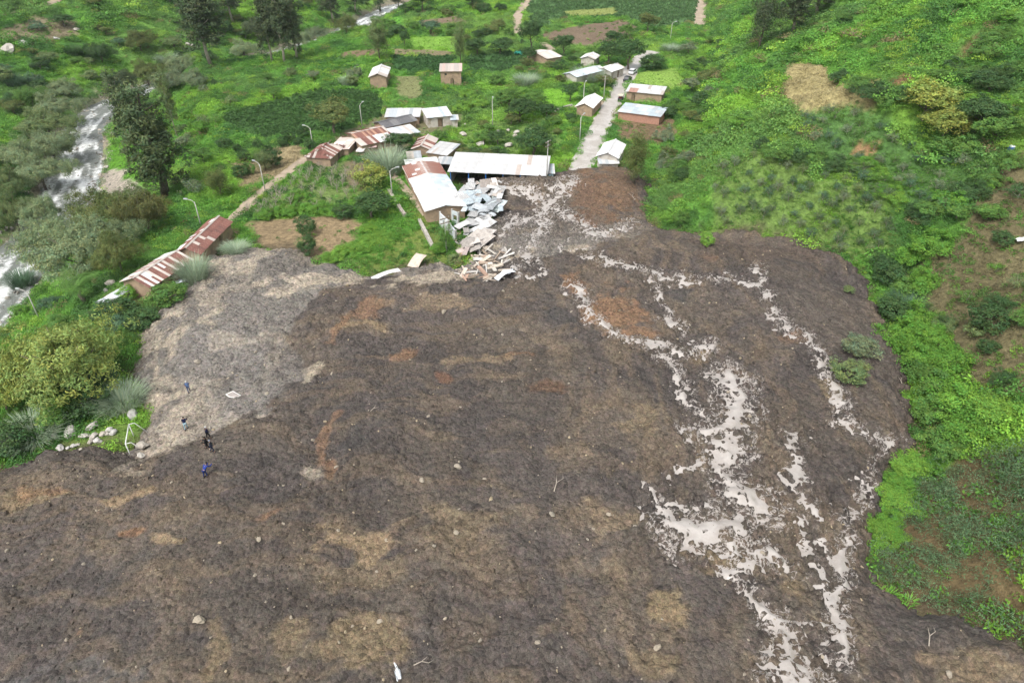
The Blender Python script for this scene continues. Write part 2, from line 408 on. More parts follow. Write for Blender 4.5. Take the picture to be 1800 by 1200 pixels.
def msamp(A, x, y):
    x = np.asarray(x, float); y = np.asarray(y, float)
    i = np.clip(((x-MX0)/MST).astype(int), 0, len(mgx)-2); j = np.clip(((y-MY0)/MST).astype(int), 0, len(mgy)-2)
    fx = np.clip((x-MX0)/MST-i, 0, 1); fy = np.clip((y-MY0)/MST-j, 0, 1)
    return (A[j, i]*(1-fx)+A[j, i+1]*fx)*(1-fy)+(A[j+1, i]*(1-fx)+A[j+1, i+1]*fx)*fy
def in_m(x, y): return (np.asarray(x) > MX0) & (np.asarray(x) < MX1-MST) & (np.asarray(y) > MY0) & (np.asarray(y) < MY1-MST)
def edge_at(x, y): return np.where(in_m(x, y), msamp(EDGE, x, y), -9.0)
def surf(x, y):
    return np.where(in_m(x, y), np.maximum(samp(ZB, x, y), msamp(MUDZ, x, y)), samp(ZB, x, y))
def at(px, py):
    """the place on the land or mud that the photograph shows at this bearing"""
    x, y = hit(np.array([float(px)]), np.array([float(py)]), surf); x, y = float(x[0]), float(y[0])
    return x, y, float(surf(np.array([x]), np.array([y]))[0])
def ats(P):
    P = np.array(P, float); x, y = hit(P[:, 0], P[:, 1], surf); return x, y, surf(x, y)
def sz(x, y): return float(surf(np.array([float(x)]), np.array([float(y)]))[0])
def gpoly(P): x, y, z = ats(P); return list(zip(x.tolist(), y.tolist()))
# ------------------------------------------------------------------ colour of the open ground
def rgb(r, g, b):
    f = lambda c: (c/255/12.92 if c <= 10 else ((c/255+0.055)/1.055)**2.4)
    return np.array([f(r), f(g), f(b)])
G = lambda r, g, b: rgb(r, g, b)
REGION = [  # kind, outline in the photograph, colour, softness (m)
    ('crop', [(385, 205), (470, 180), (560, 158), (650, 160), (672, 178), (668, 205), (600, 228), (520, 236), (470, 246), (420, 232)], G(62, 92, 48), 1.5),
    ('crop', [(686, 100), (800, 97), (802, 126), (690, 128)], G(58, 92, 50), 1.5),
    ('lawn', [(722, 66), (805, 64), (808, 88), (722, 84)], G(112, 150, 62), 1.2),
    ('soil', [(690, 85), (800, 90), (790, 98), (690, 97)], G(124, 116, 92), 1.2),
    ('soil', [(598, 92), (668, 85), (672, 96), (600, 104)], G(120, 105, 85), 1.5),
    ('lawn', [(640, 40), (705, 28), (712, 48), (650, 50)], G(95, 148, 55), 2),
    ('lawnpale', [(692, 134), (741, 134), (744, 170), (712, 176), (697, 166)], G(118, 122, 84), 0.8),
    ('crop', [(815, 100), (935, 88), (950, 112), (880, 130), (820, 128)], G(66, 98, 56), 1.5),
    ('crop', [(925, 0), (1230, -10), (1222, 40), (1140, 52), (1098, 30), (1000, 30), (930, 60)], G(76, 106, 64), 2),
    ('soil', [(948, 62), (1005, 48), (1095, 34), (1122, 48), (1110, 62), (1040, 82), (985, 84)], G(112, 98, 84), 1.5),
    ('lawn', [(990, 20), (1080, 14), (1085, 26), (1000, 30)], G(130, 140, 82), 2),
    ('soil', [(735, 36), (800, 28), (830, 42), (740, 48)], G(118, 104, 88), 2),
    ('soil', [(1088, 214), (1190, 208), (1192, 236), (1160, 252), (1085, 246)], G(112, 96, 76), 1.0),
    ('lawn', [(1108, 130), (1190, 118), (1205, 150), (1170, 158), (1108, 148)], G(122, 152, 72), 1.0),
    ('lawn', [(950, 158), (1022, 152), (1012, 190), (950, 188)], G(104, 150, 50), 1.0),
    ('soil', [(436, 392), (520, 382), (592, 380), (640, 392), (612, 438), (560, 458), (456, 432)], G(132, 116, 92), 0.8),
    ('orchard', [(436, 372), (500, 322), (560, 292), (612, 282), (650, 288), (640, 345), (560, 372), (460, 386)], G(98, 118, 66), 0.8),
    ('soil', [(604, 284), (652, 284), (644, 326), (608, 330)], G(112, 104, 82), 0.5),
    ('dry', [(408, 292), (470, 262), (540, 252), (528, 290), (470, 318), (420, 330)], G(146, 134, 104), 1.0),
    ('dry', [(1368, 118), (1455, 122), (1545, 184), (1535, 212), (1396, 208)], G(148, 138, 100), 0.8),
    ('bare', [(1700, 330), (1760, 290), (1860, 250), (1900, 720), (1720, 700), (1668, 620), (1620, 520), (1610, 470), (1690, 420)], G(100, 94, 70), 1.2),
    ('scrub', [(1610, 840), (1690, 800), (1900, 770), (1950, 1190), (1720, 1112), (1560, 1040), (1530, 1000), (1560, 930)], G(96, 84, 62), 0.8),
    ('orchard', [(1250, 300), (1360, 270), (1480, 320), (1560, 340), (1580, 440), (1500, 456), (1410, 420), (1250, 404)], G(92, 116, 60), 1.0),
    ('orchard', [(1400, 210), (1560, 200), (1600, 260), (1720, 300), (1660, 380), (1540, 340), (1420, 260)], G(76, 108, 58), 1.0),
    ('lawn', [(190, 250), (240, 255), (285, 330), (262, 345), (220, 325), (190, 300)], G(84, 128, 44), 0.8),
    ('yard', [(540, 268), (600, 232), (680, 200), (742, 188), (812, 200), (806, 226), (740, 236), (700, 280), (650, 276)], G(112, 110, 84), 1.0),
    ('rough', [(700, 330), (760, 385), (800, 470), (700, 482), (610, 470), (690, 420), (740, 400)], G(102, 118, 60), 0.8),
    ('rough', [(800, 215), (960, 205), (990, 250), (960, 280), (800, 272)], G(98, 124, 64), 0.8),
    ('bare', [(0, 55), (60, 30), (140, 40), (140, 62), (60, 72), (0, 75)], G(126, 118, 96), 2.0),
    ('yard', [(170, 530), (225, 500), (330, 440), (405, 395), (420, 410), (345, 470), (230, 540)], G(124, 110, 88), 0.8),
    ('lawn', [(50, 812), (110, 775), (180, 748), (236, 735), (246, 792), (180, 786), (100, 800)], G(108, 138, 62), 0.5),
    ('gravel', [(178, 312), (200, 296), (225, 300), (215, 312), (240, 322), (268, 345), (262, 360), (225, 362), (190, 345)], G(158, 150, 140), 0.8),
    ('gravel', [(0, 452), (40, 432), (78, 430), (80, 450), (40, 470), (0, 480)], G(150, 146, 138), 0.8),
    ('soil', [(1510, 250), (1545, 250), (1540, 275), (1500, 272)], G(140, 112, 84), 0.4),
    ('soil', [(1688, 90), (1725, 60), (1735, 75), (1700, 105)], G(105, 90, 66), 0.8),
    ('soil', [(1560, 155), (1600, 138), (1600, 146), (1566, 162)], G(125, 100, 76), 0.5),
]
REGW = [(k, gpoly(P), c, s) for k, P, c, s in REGION]
def region_code(x, y, wob=1.0):
    """index of the field a point lies in, -1 for open green land"""
    r = np.full(np.shape(x), -1)
    nx = x + (fbm(x/2.5, y/2.5, 3, 131)-0.5)*2*wob; ny = y + (fbm(x/2.5, y/2.5, 3, 137)-0.5)*2*wob
    for i, (k, P, c, s) in enumerate(REGW): r = np.where(inpoly(nx, ny, P), i, r)
    return r
def green_at(x, y):
    """colour of the open green cover at a place: patches of bright grass, leafy weeds and dull scrub"""
    a = fbm(x/15, y/15, 4, 141)[..., None]; b = fbm(x/6, y/6, 4, 143)[..., None]; h = fbm(x/45, y/45, 3, 147)[..., None]
    brt = G(118, 160, 60); drk = G(64, 103, 52); mid_ = G(93, 139, 57); dul = G(106, 134, 78)
    c = mid_*(1-sstep(.46, .62, a)) + brt*sstep(.46, .62, a)
    c = c*(1-sstep(.50, .66, b)*.8) + drk*sstep(.50, .66, b)*.8
    c = c*(1-sstep(.55, .75, h)*.5) + dul*sstep(.55, .75, h)*.5
    return c
CG = green_at(XX, YY)*0.85
dr_, rs_ = polydist(XX, YY, RIVER)
bank = sstep(11, 6.0, dr_ + (fbm(XX/5, YY/5, 3, 151)-0.5)*9)[..., None]
CG = CG*(1-bank) + G(138, 130, 116)*bank
_w1 = (fbm(XX/2.5, YY/2.5, 3, 161)-0.5)*2.2; _w2 = (0.8+0.4*fbm(XX/4, YY/4, 3, 163))[..., None]
for k, P, c, s in REGW:
    xs = [p[0] for p in P]; ys = [p[1] for p in P]
    i0, i1 = np.searchsorted(GX, [min(xs)-4, max(xs)+4]); j0, j1 = np.searchsorted(GY, [min(ys)-4, max(ys)+4]); sl = np.s_[j0:j1, i0:i1]
    d = sdpoly(XX[sl], YY[sl], P) + _w1[sl]
    w = sstep(-s*0.6, s*0.6, d)[..., None]
    CG[sl] = CG[sl]*(1-w) + c*_w2[sl]*w
# ------------------------------------------------------------------ roads and paths (centre lines read off the photograph)
def line_w(P): return smooth_line(resample(gpoly(P), 0.7), 6)
ROADS = [('road', line_w([(1012, 318), (1022, 292), (1038, 255), (1070, 197), (1081, 170), (1092, 150), (1104, 130), (1118, 112), (1132, 98), (1150, 90)]), 5.0),
    ('path', line_w([(405, 390), (430, 364), (458, 338), (490, 314), (520, 290), (540, 276)]), 2.4),
    ('path', line_w([(915, 62), (906, 45), (911, 25), (925, 5), (932, -12)]), 4.0),
    ('path', line_w([(1230, 44), (1232, 20), (1236, -6)]), 4.5),
    ('path', line_w([(978, 192), (1010, 186), (1030, 192), (1050, 186), (1060, 176)]), 1.8),
    ('path', line_w([(0, 26), (40, 20), (80, 8), (110, -4)]), 2.2),
    ('path', line_w([(686, 300), (700, 318), (724, 345), (752, 380)]), 1.6),
    ('path', line_w([(960, 95), (972, 88), (955, 75)]), 3.0)]
nearroad = np.zeros(XX.shape)
for _, P, w in ROADS:
    d, _s = polydist(XX, YY, [tuple(q) for q in P[::3]]); nearroad = np.maximum(nearroad, sstep(w/2+2.2, w/2+0.8, d))
e_land = edge_at(XX, YY)
sp_ = sstep(-3.0, -.3, e_land+(fbm(XX/1.8, YY/1.8, 3, 179)-.5)*3.0)[..., None]; CG = CG*(1-sp_*.8)+G(82, 74, 62)*sp_*.8
nz = fbm(XX/2.2, YY/2.2, 4, 171)-0.5
zl = ZB + nz*0.25 + 0.5*np.maximum(fbm(XX/4.5, YY/4.5, 3, 173)-0.5, 0)*sstep(2, 10, np.abs(ZB))
zl = zl + (2.3*np.maximum(fbm(XX/5.0, YY/5.0, 3, 177)-.45, 0))*sstep(2, 9, ZB)
zl = np.where(e_land > 0.3, ZB, zl)*(1-nearroad) + (ZB-0.06)*nearroad
zl = zl - 0.9*sstep(8.5, 6.0, dr_) + 0.5*np.maximum(nz, 0)*bank[..., 0]
ny_, nx_ = XX.shape
idx = np.arange(nx_*ny_).reshape(ny_, nx_)
Fq = np.stack([idx[:-1, :-1].ravel(), idx[:-1, 1:].ravel(), idx[1:, 1:].ravel(), idx[1:, :-1].ravel()], 1)
me = mesh('ground', np.stack([XX.ravel(), YY.ravel(), zl.ravel()], 1), Fq, M['land'], True)
vcol(me, CG.reshape(-1, 3)); ground = tag(obj('ground', me), 'green valley land with fields, banks and hillsides', kind='structure')
ZL = zl
def land(x, y): return samp(ZL, x, y)
def lz(x, y): return float(land(np.array([float(x)]), np.array([float(y)]))[0])

# ------------------------------------------------------------------ landslide mesh, coloured by the soils in it
def topm(x, y): return np.where(in_m(x, y), np.maximum(msamp(SM, x, y), samp(ZB, x, y)), samp(ZB, x, y))
def pxm(px, py): x, y = hit(np.array([float(px)]), np.array([float(py)]), topm); return float(x[0]), float(y[0])
def poly_m(P): P = np.array(P, float); x, y = hit(P[:, 0], P[:, 1], topm); return list(zip(x.tolist(), y.tolist()))
def blob(px, py, wpx, hpx, ang=0):
    """a patch: centre and half sizes read off the photograph, turned into metres on the ground"""
    x, y = pxm(px, py); x1, y1 = pxm(px+wpx, py); x2, y2 = pxm(px, py-hpx)
    return x, y, abs(x1-x)+.1, abs(y2-y)+.1, math.radians(ang)
base = np.ones(mX.shape+(3,))*G(75, 69, 65)
_w3 = (fbm(mX/2.6, mY/2.2, 5, 191, .6)-0.5)*2.2
t1 = fbm(wx/9, wy/7, 4, 181)[..., None]; t2 = fbm(wx/3.5, wy/3, 4, 183)[..., None]; t3 = fbm(mX/20, mY/16, 4, 187)[..., None]
t4 = (STRK+.5)[..., None]
cm = base*(1-sstep(.45, .62, t1)*.8) + G(88, 80, 71)*sstep(.45, .62, t1)*.8
cm = cm*(1-sstep(.54, .66, t2)*.4) + G(101, 89, 73)*sstep(.54, .66, t2)*.4
cm = cm*(1-sstep(.56, .42, t3)*.45) + G(58, 54, 52)*sstep(.56, .42, t3)*.45
cm = cm*(1-sstep(.52, .70, t4)*.35) + G(101, 88, 71)*sstep(.52, .70, t4)*.35; cm = cm*(1-sstep(.46, .32, t4)*.3) + G(56, 53, 51)*sstep(.46, .32, t4)*.3
lite = (sstep(0.35, -0.35, DK)*sstep(-.5, .8, EDGE)*(1-far))[..., None]
cl = G(102, 98, 93)*(1-sstep(.52, .68, t2)) + G(136, 128, 115)*sstep(.52, .68, t2)
cl = cl*(1-.6*sstep(.46, .6, t1)) + G(92, 87, 82)*.6*sstep(.46, .6, t1)
cm = cm*(1-lite) + cl*lite
ORG, TAN, PALE, GRY, OCH, DRK = G(116, 90, 68), G(124, 108, 86), G(156, 146, 130), G(98, 95, 92), G(110, 97, 76), G(62, 60, 59)
for px, py, w, h, a, c, s in [
    (660, 545, 30, 22, 0, ORG, .6), (650, 575, 40, 10, 0, TAN, .8), (705, 635, 22, 14, 0, ORG, .65), (595, 585, 10, 30, -20, ORG, .6), (770, 530, 60, 12, 0, TAN, .45),
    (1080, 545, 50, 38, 0, ORG, .7), (1110, 575, 30, 10, 0, ORG, .6), (1010, 500, 16, 18, 0, ORG, .7), (930, 632, 34, 5, 8, ORG, .6), (850, 640, 60, 12, 0, TAN, .45),
    (580, 760, 9, 40, -8, ORG, .5), (575, 815, 16, 20, 0, ORG, .6), (640, 945, 60, 20, 0, TAN, .7), (540, 825, 22, 14, 0, PALE, .5), (60, 860, 70, 14, 6, OCH, .8), (215, 868, 45, 8, 0, TAN, .9), (275, 865, 12, 6, 0, TAN, .8), (90, 848, 40, 8, 0, ORG, .5),
    (250, 925, 24, 8, 0, ORG, .8), (330, 932, 26, 8, 0, TAN, .8), (480, 905, 24, 9, 0, ORG, .5), (165, 1112, 18, 12, 0, ORG, .8), (380, 1130, 12, 50, 0, OCH, .7), (520, 1130, 36, 30, 0, OCH, .6), (660, 1140, 55, 45, 0, OCH, .75), (640, 1000, 70, 40, 0, OCH, .45), (800, 920, 60, 40, 0, OCH, .5),
    (1165, 1055, 36, 32, 0, OCH, .9), (1130, 1140, 24, 30, 0, OCH, .6), (1250, 985, 30, 26, 0, OCH, .7), (1370, 1040, 34, 26, 0, OCH, .7), (1080, 920, 36, 30, 0, TAN, .4), (1120, 740, 30, 30, 0, OCH, .5), (1220, 625, 30, 16, 0, OCH, .7), (1395, 600, 26, 10, 0, ORG, .7), (1450, 690, 30, 18, 0, OCH, .6), (1255, 450, 24, 6, 0, ORG, .5), (1040, 340, 50, 40, 0, G(96, 76, 60), .8), (1085, 320, 40, 30, 0, G(100, 80, 62), .7),
    (560, 495, 70, 16, 0, PALE, .8), (470, 490, 26, 8, 0, PALE, .6), (740, 490, 60, 8, 8, PALE, .7), (325, 730, 60, 60, 0, PALE, .45), (290, 700, 30, 18, 0, PALE, .7), (400, 735, 22, 26, 0, PALE, .5), (535, 660, 10, 20, 0, PALE, .6), (255, 610, 16, 40, 0, PALE, .5), (430, 690, 60, 60, 0, GRY, .5), (400, 620, 60, 40, 0, G(112, 108, 104), .5),
    (60, 1180, 180, 26, 4, G(78, 76, 75), .9), (250, 1000, 90, 40, 0, G(64, 62, 60), .5), (980, 560, 24, 14, 0, DRK, .8), (1200, 515, 26, 10, -10, DRK, .8), (640, 780, 34, 24, 0, DRK, .5), (1640, 1100, 140, 40, 10, G(70, 66, 62), .7), (1690, 1190, 110, 26, 6, OCH, .6), (1460, 560, 80, 90, 0, G(76, 70, 64), .7), (1330, 440, 140, 20, 0, G(78, 68, 60), .6), (780, 668, 10, 8, 0, G(104, 72, 50), .5), (960, 690, 40, 14, 0, G(84, 62, 46), .6)]:
    x, y, rx, ry, an = blob(px, py, w, h, a)
    R_ = 2.2*max(rx, ry)+3; i0, i1 = np.searchsorted(mgx, [x-R_, x+R_]); j0, j1 = np.searchsorted(mgy, [y-R_, y+R_]); sl = np.s_[j0:j1, i0:i1]
    if i1 <= i0 or j1 <= j0: continue
    qx = wx[sl]-x; qy = wy[sl]-y; ca, sa = math.cos(an), math.sin(an)
    q = np.hypot((qx*ca+qy*sa)/rx, (-qx*sa+qy*ca)/ry)
    wgt = (sstep(1.15, .6, q + _w3[sl])*s)[..., None]
    cm[sl] = cm[sl]*(1-wgt)+c*wgt
cm = cm*(0.66+0.68*fbm(mX/1.3, mY/1.3, 4, 193, .7))[..., None]
# ------------------------------------------------------------------ pale silt water lying in the hollows of the mud
ST = [  # polyline in the photograph, half width (m), strength
    ([(1285, 655), (1302, 700), (1290, 745), (1272, 800)], 1.5, 1.0), ([(1218, 752), (1260, 748), (1300, 742)], 1.0, 1.0), ([(1272, 800), (1292, 850), (1335, 878)], 1.1, .95), ([(1295, 865), (1330, 880)], 1.5, 1.0),
    ([(1128, 850), (1140, 875), (1180, 912), (1250, 935)], .5, .75), ([(1190, 920), (1230, 935), (1290, 930)], 1.6, 1.0), ([(1270, 920), (1300, 985), (1345, 970)], 1.2, .95), ([(1300, 985), (1290, 1010), (1340, 1060), (1372, 1090), (1390, 1130), (1396, 1210)], .8, .95), ([(1396, 1180), (1402, 1260)], 1.3, 1),
    ([(1345, 975), (1390, 1000)], 1.0, .9), ([(1390, 890), (1420, 950), (1440, 1010), (1460, 1050)], 1.2, .72), ([(1440, 940), (1460, 980)], 1.2, .74), ([(1600, 790), (1545, 852), (1500, 915), (1486, 980), (1472, 1040), (1466, 1060), (1482, 1100), (1484, 1150)], .8, .92), ([(1505, 915), (1525, 918)], 1.2, .95), ([(1380, 1090), (1425, 1095)], .6, .75), ([(1446, 1090), (1452, 1150)], .6, .75),
    ([(1330, 470), (1348, 520), (1372, 565), (1425, 585), (1440, 640), (1470, 680), (1500, 730), (1525, 760), (1590, 790)], 1.2, .86), ([(1375, 575), (1420, 600), (1440, 630)], 1.0, .75), ([(1480, 735), (1510, 750)], 1.1, .95), ([(1530, 830), (1560, 790)], 1.0, .85),
    ([(1005, 498), (1030, 540), (1060, 575), (1100, 600), (1160, 605), (1200, 622), (1250, 605)], 1.1, .9), ([(1010, 505), (1020, 510)], 1.2, 1), ([(1160, 620), (1190, 650), (1215, 700), (1245, 725)], 1.0, .88), ([(1250, 660), (1300, 680)], .8, .8), ([(1152, 505), (1180, 560), (1200, 590)], .7, .85), ([(1175, 568), (1190, 565)], 1.0, 1), ([(1300, 690), (1318, 720)], .8, .8),
    ([(1030, 450), (1110, 470), (1180, 490), (1260, 485), (1330, 500)], 1.5, .78), ([(1100, 465), (1140, 485), (1160, 505)], .9, .7), ([(1060, 440), (1020, 455)], .7, .75),
    ([(868, 328), (930, 335), (965, 360), (955, 390), (935, 430), (920, 460)], 1.6, .80), ([(1005, 312), (985, 345), (960, 365)], 1.6, .84), ([(960, 360), (940, 380), (905, 395)], 1.3, .82), ([(985, 370), (1010, 390), (1060, 412), (1115, 395)], 1.3, .86), ([(1030, 405), (1050, 415)], 1.4, 1), ([(880, 420), (890, 450), (920, 485), (955, 478), (950, 455)], .8, .80), ([(1000, 420), (980, 440), (1030, 432)], .9, .7), ([(900, 325), (1000, 330)], 1.6, .70), ([(900, 380), (885, 410)], 1.5, .85), ([(1090, 390), (1130, 385)], .8, .7),
    ([(1395, 760), (1400, 850), (1440, 900)], 1.5, .72), ([(1340, 700), (1390, 780)], 1.0, .55), ([(1230, 800), (1160, 850)], 1.2, .7), ([(1180, 880), (1250, 880)], 1.2, .72)]
S = np.zeros(mX.shape); SW = np.zeros(mX.shape)
sxw = mX + 2.4*(fbm(mX/2.4, mY/2.4, 3, 201)-0.5); syw = mY + 2.4*(fbm(mX/2.4, mY/2.4, 3, 203)-0.5)
for P, w, s in ST:
    Pw = poly_m(P); x0 = min(p[0] for p in Pw)-10*w-3; x1 = max(p[0] for p in Pw)+10*w+3; y0 = min(p[1] for p in Pw)-10*w-3; y1 = max(p[1] for p in Pw)+10*w+3
    i0, i1 = np.searchsorted(mgx, [x0, x1]); j0, j1 = np.searchsorted(mgy, [y0, y1])
    if i1 <= i0 or j1 <= j0: continue
    sl = np.s_[j0:j1, i0:i1]
    d, _ = polydist(sxw[sl], syw[sl], Pw); s = s*(.92 if w < 1.3 else 1.0); w = w*(.72 if w < 1.3 else .9)
    SW[sl] = np.maximum(SW[sl], .60*s*np.exp(-(d/(w*3.2+1.1))**2))
    S[sl] = np.maximum(S[sl], s*(0.46*np.exp(-(d/(w*.75))**2)+0.54*np.exp(-(d/(w*3.4))**2)))
n1_, n2_ = worley(sxw/2.1+mY*0.05, syw/1.7, 223); m1_, m2_ = worley(sxw/0.72, syw/0.66+5, 227)
net = np.minimum((n2_-n1_)*1.3, 1)*0.42 + np.minimum((m2_-m1_)*1.25, 1)*0.62 + 0.7*(fbm(mX/.6, mY/.6, 2, 229)-.5)          # mounds with low seams between
zone = sstep(0.08, 0.40, S)
MUDZ += np.where(EDGE > .5, zone*(1-0.15*far)*(0.95*(net-0.44)), 0)
keep = EDGE > -2.2
vid = -np.ones(mX.shape, np.int64)
cell = keep[:-1, :-1] & keep[:-1, 1:] & keep[1:, 1:] & keep[1:, :-1]
use = np.zeros(mX.shape, bool)
use[:-1, :-1] |= cell; use[:-1, 1:] |= cell; use[1:, 1:] |= cell; use[1:, :-1] |= cell
vid[use] = np.arange(use.sum())
jj, ii = np.nonzero(cell)
Fm = np.stack([vid[jj, ii], vid[jj, ii+1], vid[jj+1, ii+1], vid[jj+1, ii]], 1)
me = mesh('landslide_mud', np.stack([mX[use], mY[use], MUDZ[use]], 1), Fm, M['mud'], True)
_a = me.attributes.new('Wet', 'FLOAT', 'POINT'); _a.data.foreach_set('value', (np.minimum(SW[use], .475)*(EDGE[use] > .8)).astype(np.float32)); vcol(me, cm[use]); tag(obj('landslide_mud', me), 'broad dark tongue of landslide mud over the village fields', kind='structure')

def blur(A, r):
    c = np.cumsum(np.pad(A, ((r+1, r), (r+1, r)), 'edge'), 0); A = (c[2*r+1:, :]-c[:-2*r-1, :])/(2*r+1)
    c = np.cumsum(A, 1); return (c[:, 2*r+1:]-c[:, :-2*r-1])/(2*r+1)
LOW = blur(blur(MUDZ, 6), 6)
SILTZ = LOW + (-0.62+0.88*S + 0.26*(fbm(mX/2.0, mY/2.0, 3, 221)-0.5))*(1-0.35*far)
keepS = (S > 0.05) & (EDGE > 0.5)
cell = keepS[:-1, :-1] & keepS[:-1, 1:] & keepS[1:, 1:] & keepS[1:, :-1]
use = np.zeros(mX.shape, bool); vid[:] = -1
use[:-1, :-1] |= cell; use[:-1, 1:] |= cell; use[1:, 1:] |= cell; use[1:, :-1] |= cell
vid[use] = np.arange(use.sum()); jj, ii = np.nonzero(cell)
Fs = np.stack([vid[jj, ii], vid[jj, ii+1], vid[jj+1, ii+1], vid[jj+1, ii]], 1)
me = mesh('silt_water', np.stack([mX[use], mY[use], SILTZ[use]], 1), Fs, M['silt'], True)
tag(obj('silt_water', me), 'pale silty water lying in runnels and pools across the mud', kind='structure')

# ------------------------------------------------------------------ river with rapids
rl = smooth_line(resample(RIVER, 1.2), 10)
tn = np.gradient(rl, axis=0); tn /= np.hypot(tn[:, 0], tn[:, 1])[:, None]; nr = np.stack([tn[:, 1], -tn[:, 0]], 1)
ac = np.linspace(-8.5, 8.5, 34)
RX = rl[:, 0][:, None]+nr[:, 0][:, None]*ac; RY = rl[:, 1][:, None]+nr[:, 1][:, None]*ac
rsm = fbm(RX/3.0, RY/3.0, 4, 211); RZ = -12.05+0.6*(rsm-0.5)+0.25*(fbm(RX/1.1, RY/1.1, 3, 213)-0.5)
_s = (np.arange(len(rl))*1.2)[:, None]+0*ac[None, :]; foam = 0.9*(fbm(_s/7, ac[None, :]/1.3+0*_s, 4, 215)-0.44)+0.24*(1-np.abs(ac)/8.5)[None, :]+.35*(fbm(_s/18, 0*_s, 2, 217)-.5)
idx = np.arange(RX.size).reshape(RX.shape)
Fr = np.stack([idx[:-1, :-1].ravel(), idx[:-1, 1:].ravel(), idx[1:, 1:].ravel(), idx[1:, :-1].ravel()], 1)
me = mesh('river_water', np.stack([RX.ravel(), RY.ravel(), RZ.ravel()], 1), Fr, M['river'], True)
a = me.attributes.new('Foam', 'FLOAT', 'POINT'); a.data.foreach_set('value', foam.ravel().astype(np.float32))
tag(obj('river_water', me), 'fast white-foaming river in the left valley', kind='structure')
# ------------------------------------------------------------------ road surfaces
def road_mat(name, a, b_, c_, rough):
    m, t, b = new_mat(name, rough, 0.35)
    n = noise(t, 0.35, 5, 0.6, dist=0.8); n2 = noise(t, 2.5, 5, 0.65)
    c = mixc(t, ramp(t, n, 0.42, 0.58), a, b_); c = mixc(t, ramp(t, n2, 0.55, 0.68), c, c_)
    t.links.new(c, b.inputs['Base Color']); bump(t, b, n2, 0.4, 0.05); return m
M['road'] = road_mat('muddy_road', (0.43, 0.405, 0.375), (0.34, 0.31, 0.275), (0.23, 0.205, 0.175), 0.4)
M['path'] = road_mat('dirt_path', (0.36, 0.29, 0.215), (0.28, 0.225, 0.165), (0.22, 0.19, 0.13), 0.9)
for kind, P, w in ROADS:
    tg = np.gradient(P, axis=0); tg /= np.hypot(tg[:, 0], tg[:, 1])[:, None]; nn = np.stack([tg[:, 1], -tg[:, 0]], 1)
    k = 9; ac = np.linspace(-0.5, 0.5, k)
    ww = w*(0.9+0.35*(fbm(P[:, 0]/3, P[:, 1]/3, 2, 231)))[:, None]*ac[None, :]
    X = P[:, 0][:, None]+nn[:, 0][:, None]*ww; Y = P[:, 1][:, None]+nn[:, 1][:, None]*ww
    Z = samp(ZB, X, Y)+0.06-0.10*(np.abs(ac)[None, :] > 0.49)+0.05*(np.exp(-((np.abs(ac)-0.08)/0.06)**2))[None, :] + 0.04*(fbm(X, Y, 3, 233)-0.5)
    idx = np.arange(X.size).reshape(X.shape)
    Fr = np.stack([idx[:-1, :-1].ravel(), idx[:-1, 1:].ravel(), idx[1:, 1:].ravel(), idx[1:, :-1].ravel()], 1)
    me = mesh(kind, np.stack([X.ravel(), Y.ravel(), Z.ravel()], 1), Fr, M[kind], True)
    tag(obj('road' if kind == 'road' else 'path', me), kind='structure')

# ------------------------------------------------------------------ houses
rng = random.Random(5)
FOOT = []
ZINC, WHITE, RUST, DRUST, PALE_R, GREYR, BLUEW, TILE = (0.40, 0.43, 0.45), (0.53, 0.53, 0.525), (0.185, 0.085, 0.068), (0.14, 0.068, 0.056), (0.44, 0.39, 0.35), (0.10, 0.10, 0.105), (0.42, 0.485, 0.52), (0.235, 0.085, 0.058)
_SH = {}
def sheet_mesh(w, l, waves=5, bend=0.0, amp=0.035, key=None):
    k = (round(w, 2), round(l, 2), waves, round(bend, 2), key)
    if k in _SH: return _SH[k]
    nx = waves*2; ny = 1 if bend == 0 else 5; V = []; F = []
    for j in range(ny+1):
        y = l*j/ny; q = j/ny
        for i in range(nx+1):
            V.append((w*i/nx, y, (amp if i % 2 else -amp) + bend*math.sin(q*math.pi)*(0.6+0.4*i/nx)+(bend*0.5*(i/nx)**2 if bend else 0)))
    for j in range(ny):
        for i in range(nx):
            a = j*(nx+1)+i; F.append((a, a+1, a+nx+2, a+nx+1))
    me = mesh('roof_sheet', V, F, None, False); me.materials.append(M['tin']); _SH[k] = me; return me
def is_rust(c): return c[0] > c[2]*1.8
def place_sheet(parent, o, ex, ey, w, l, col, waves, name='roof_sheet'):
    me = sheet_mesh(w, l, waves)
    s = bpy.data.objects.new(name, me); link(s, parent)
    ex = Vector(ex).normalized(); ey = Vector(ey).normalized(); ez = ex.cross(ey)
    s.matrix_local = Matrix(((ex.x, ey.x, ez.x, o[0]), (ex.y, ey.y, ez.y, o[1]), (ex.z, ey.z, ez.z, o[2]), (0, 0, 0, 1)))
    v = rng.uniform(0.88, 1.1); s.color = (min(col[0]*v, .85), min(col[1]*v, .85), min(col[2]*v, .85), 1)
    if is_rust(col):
        s.material_slots[0].link = 'OBJECT'; s.material_slots[0].material = M['tin_rusty']
    return s
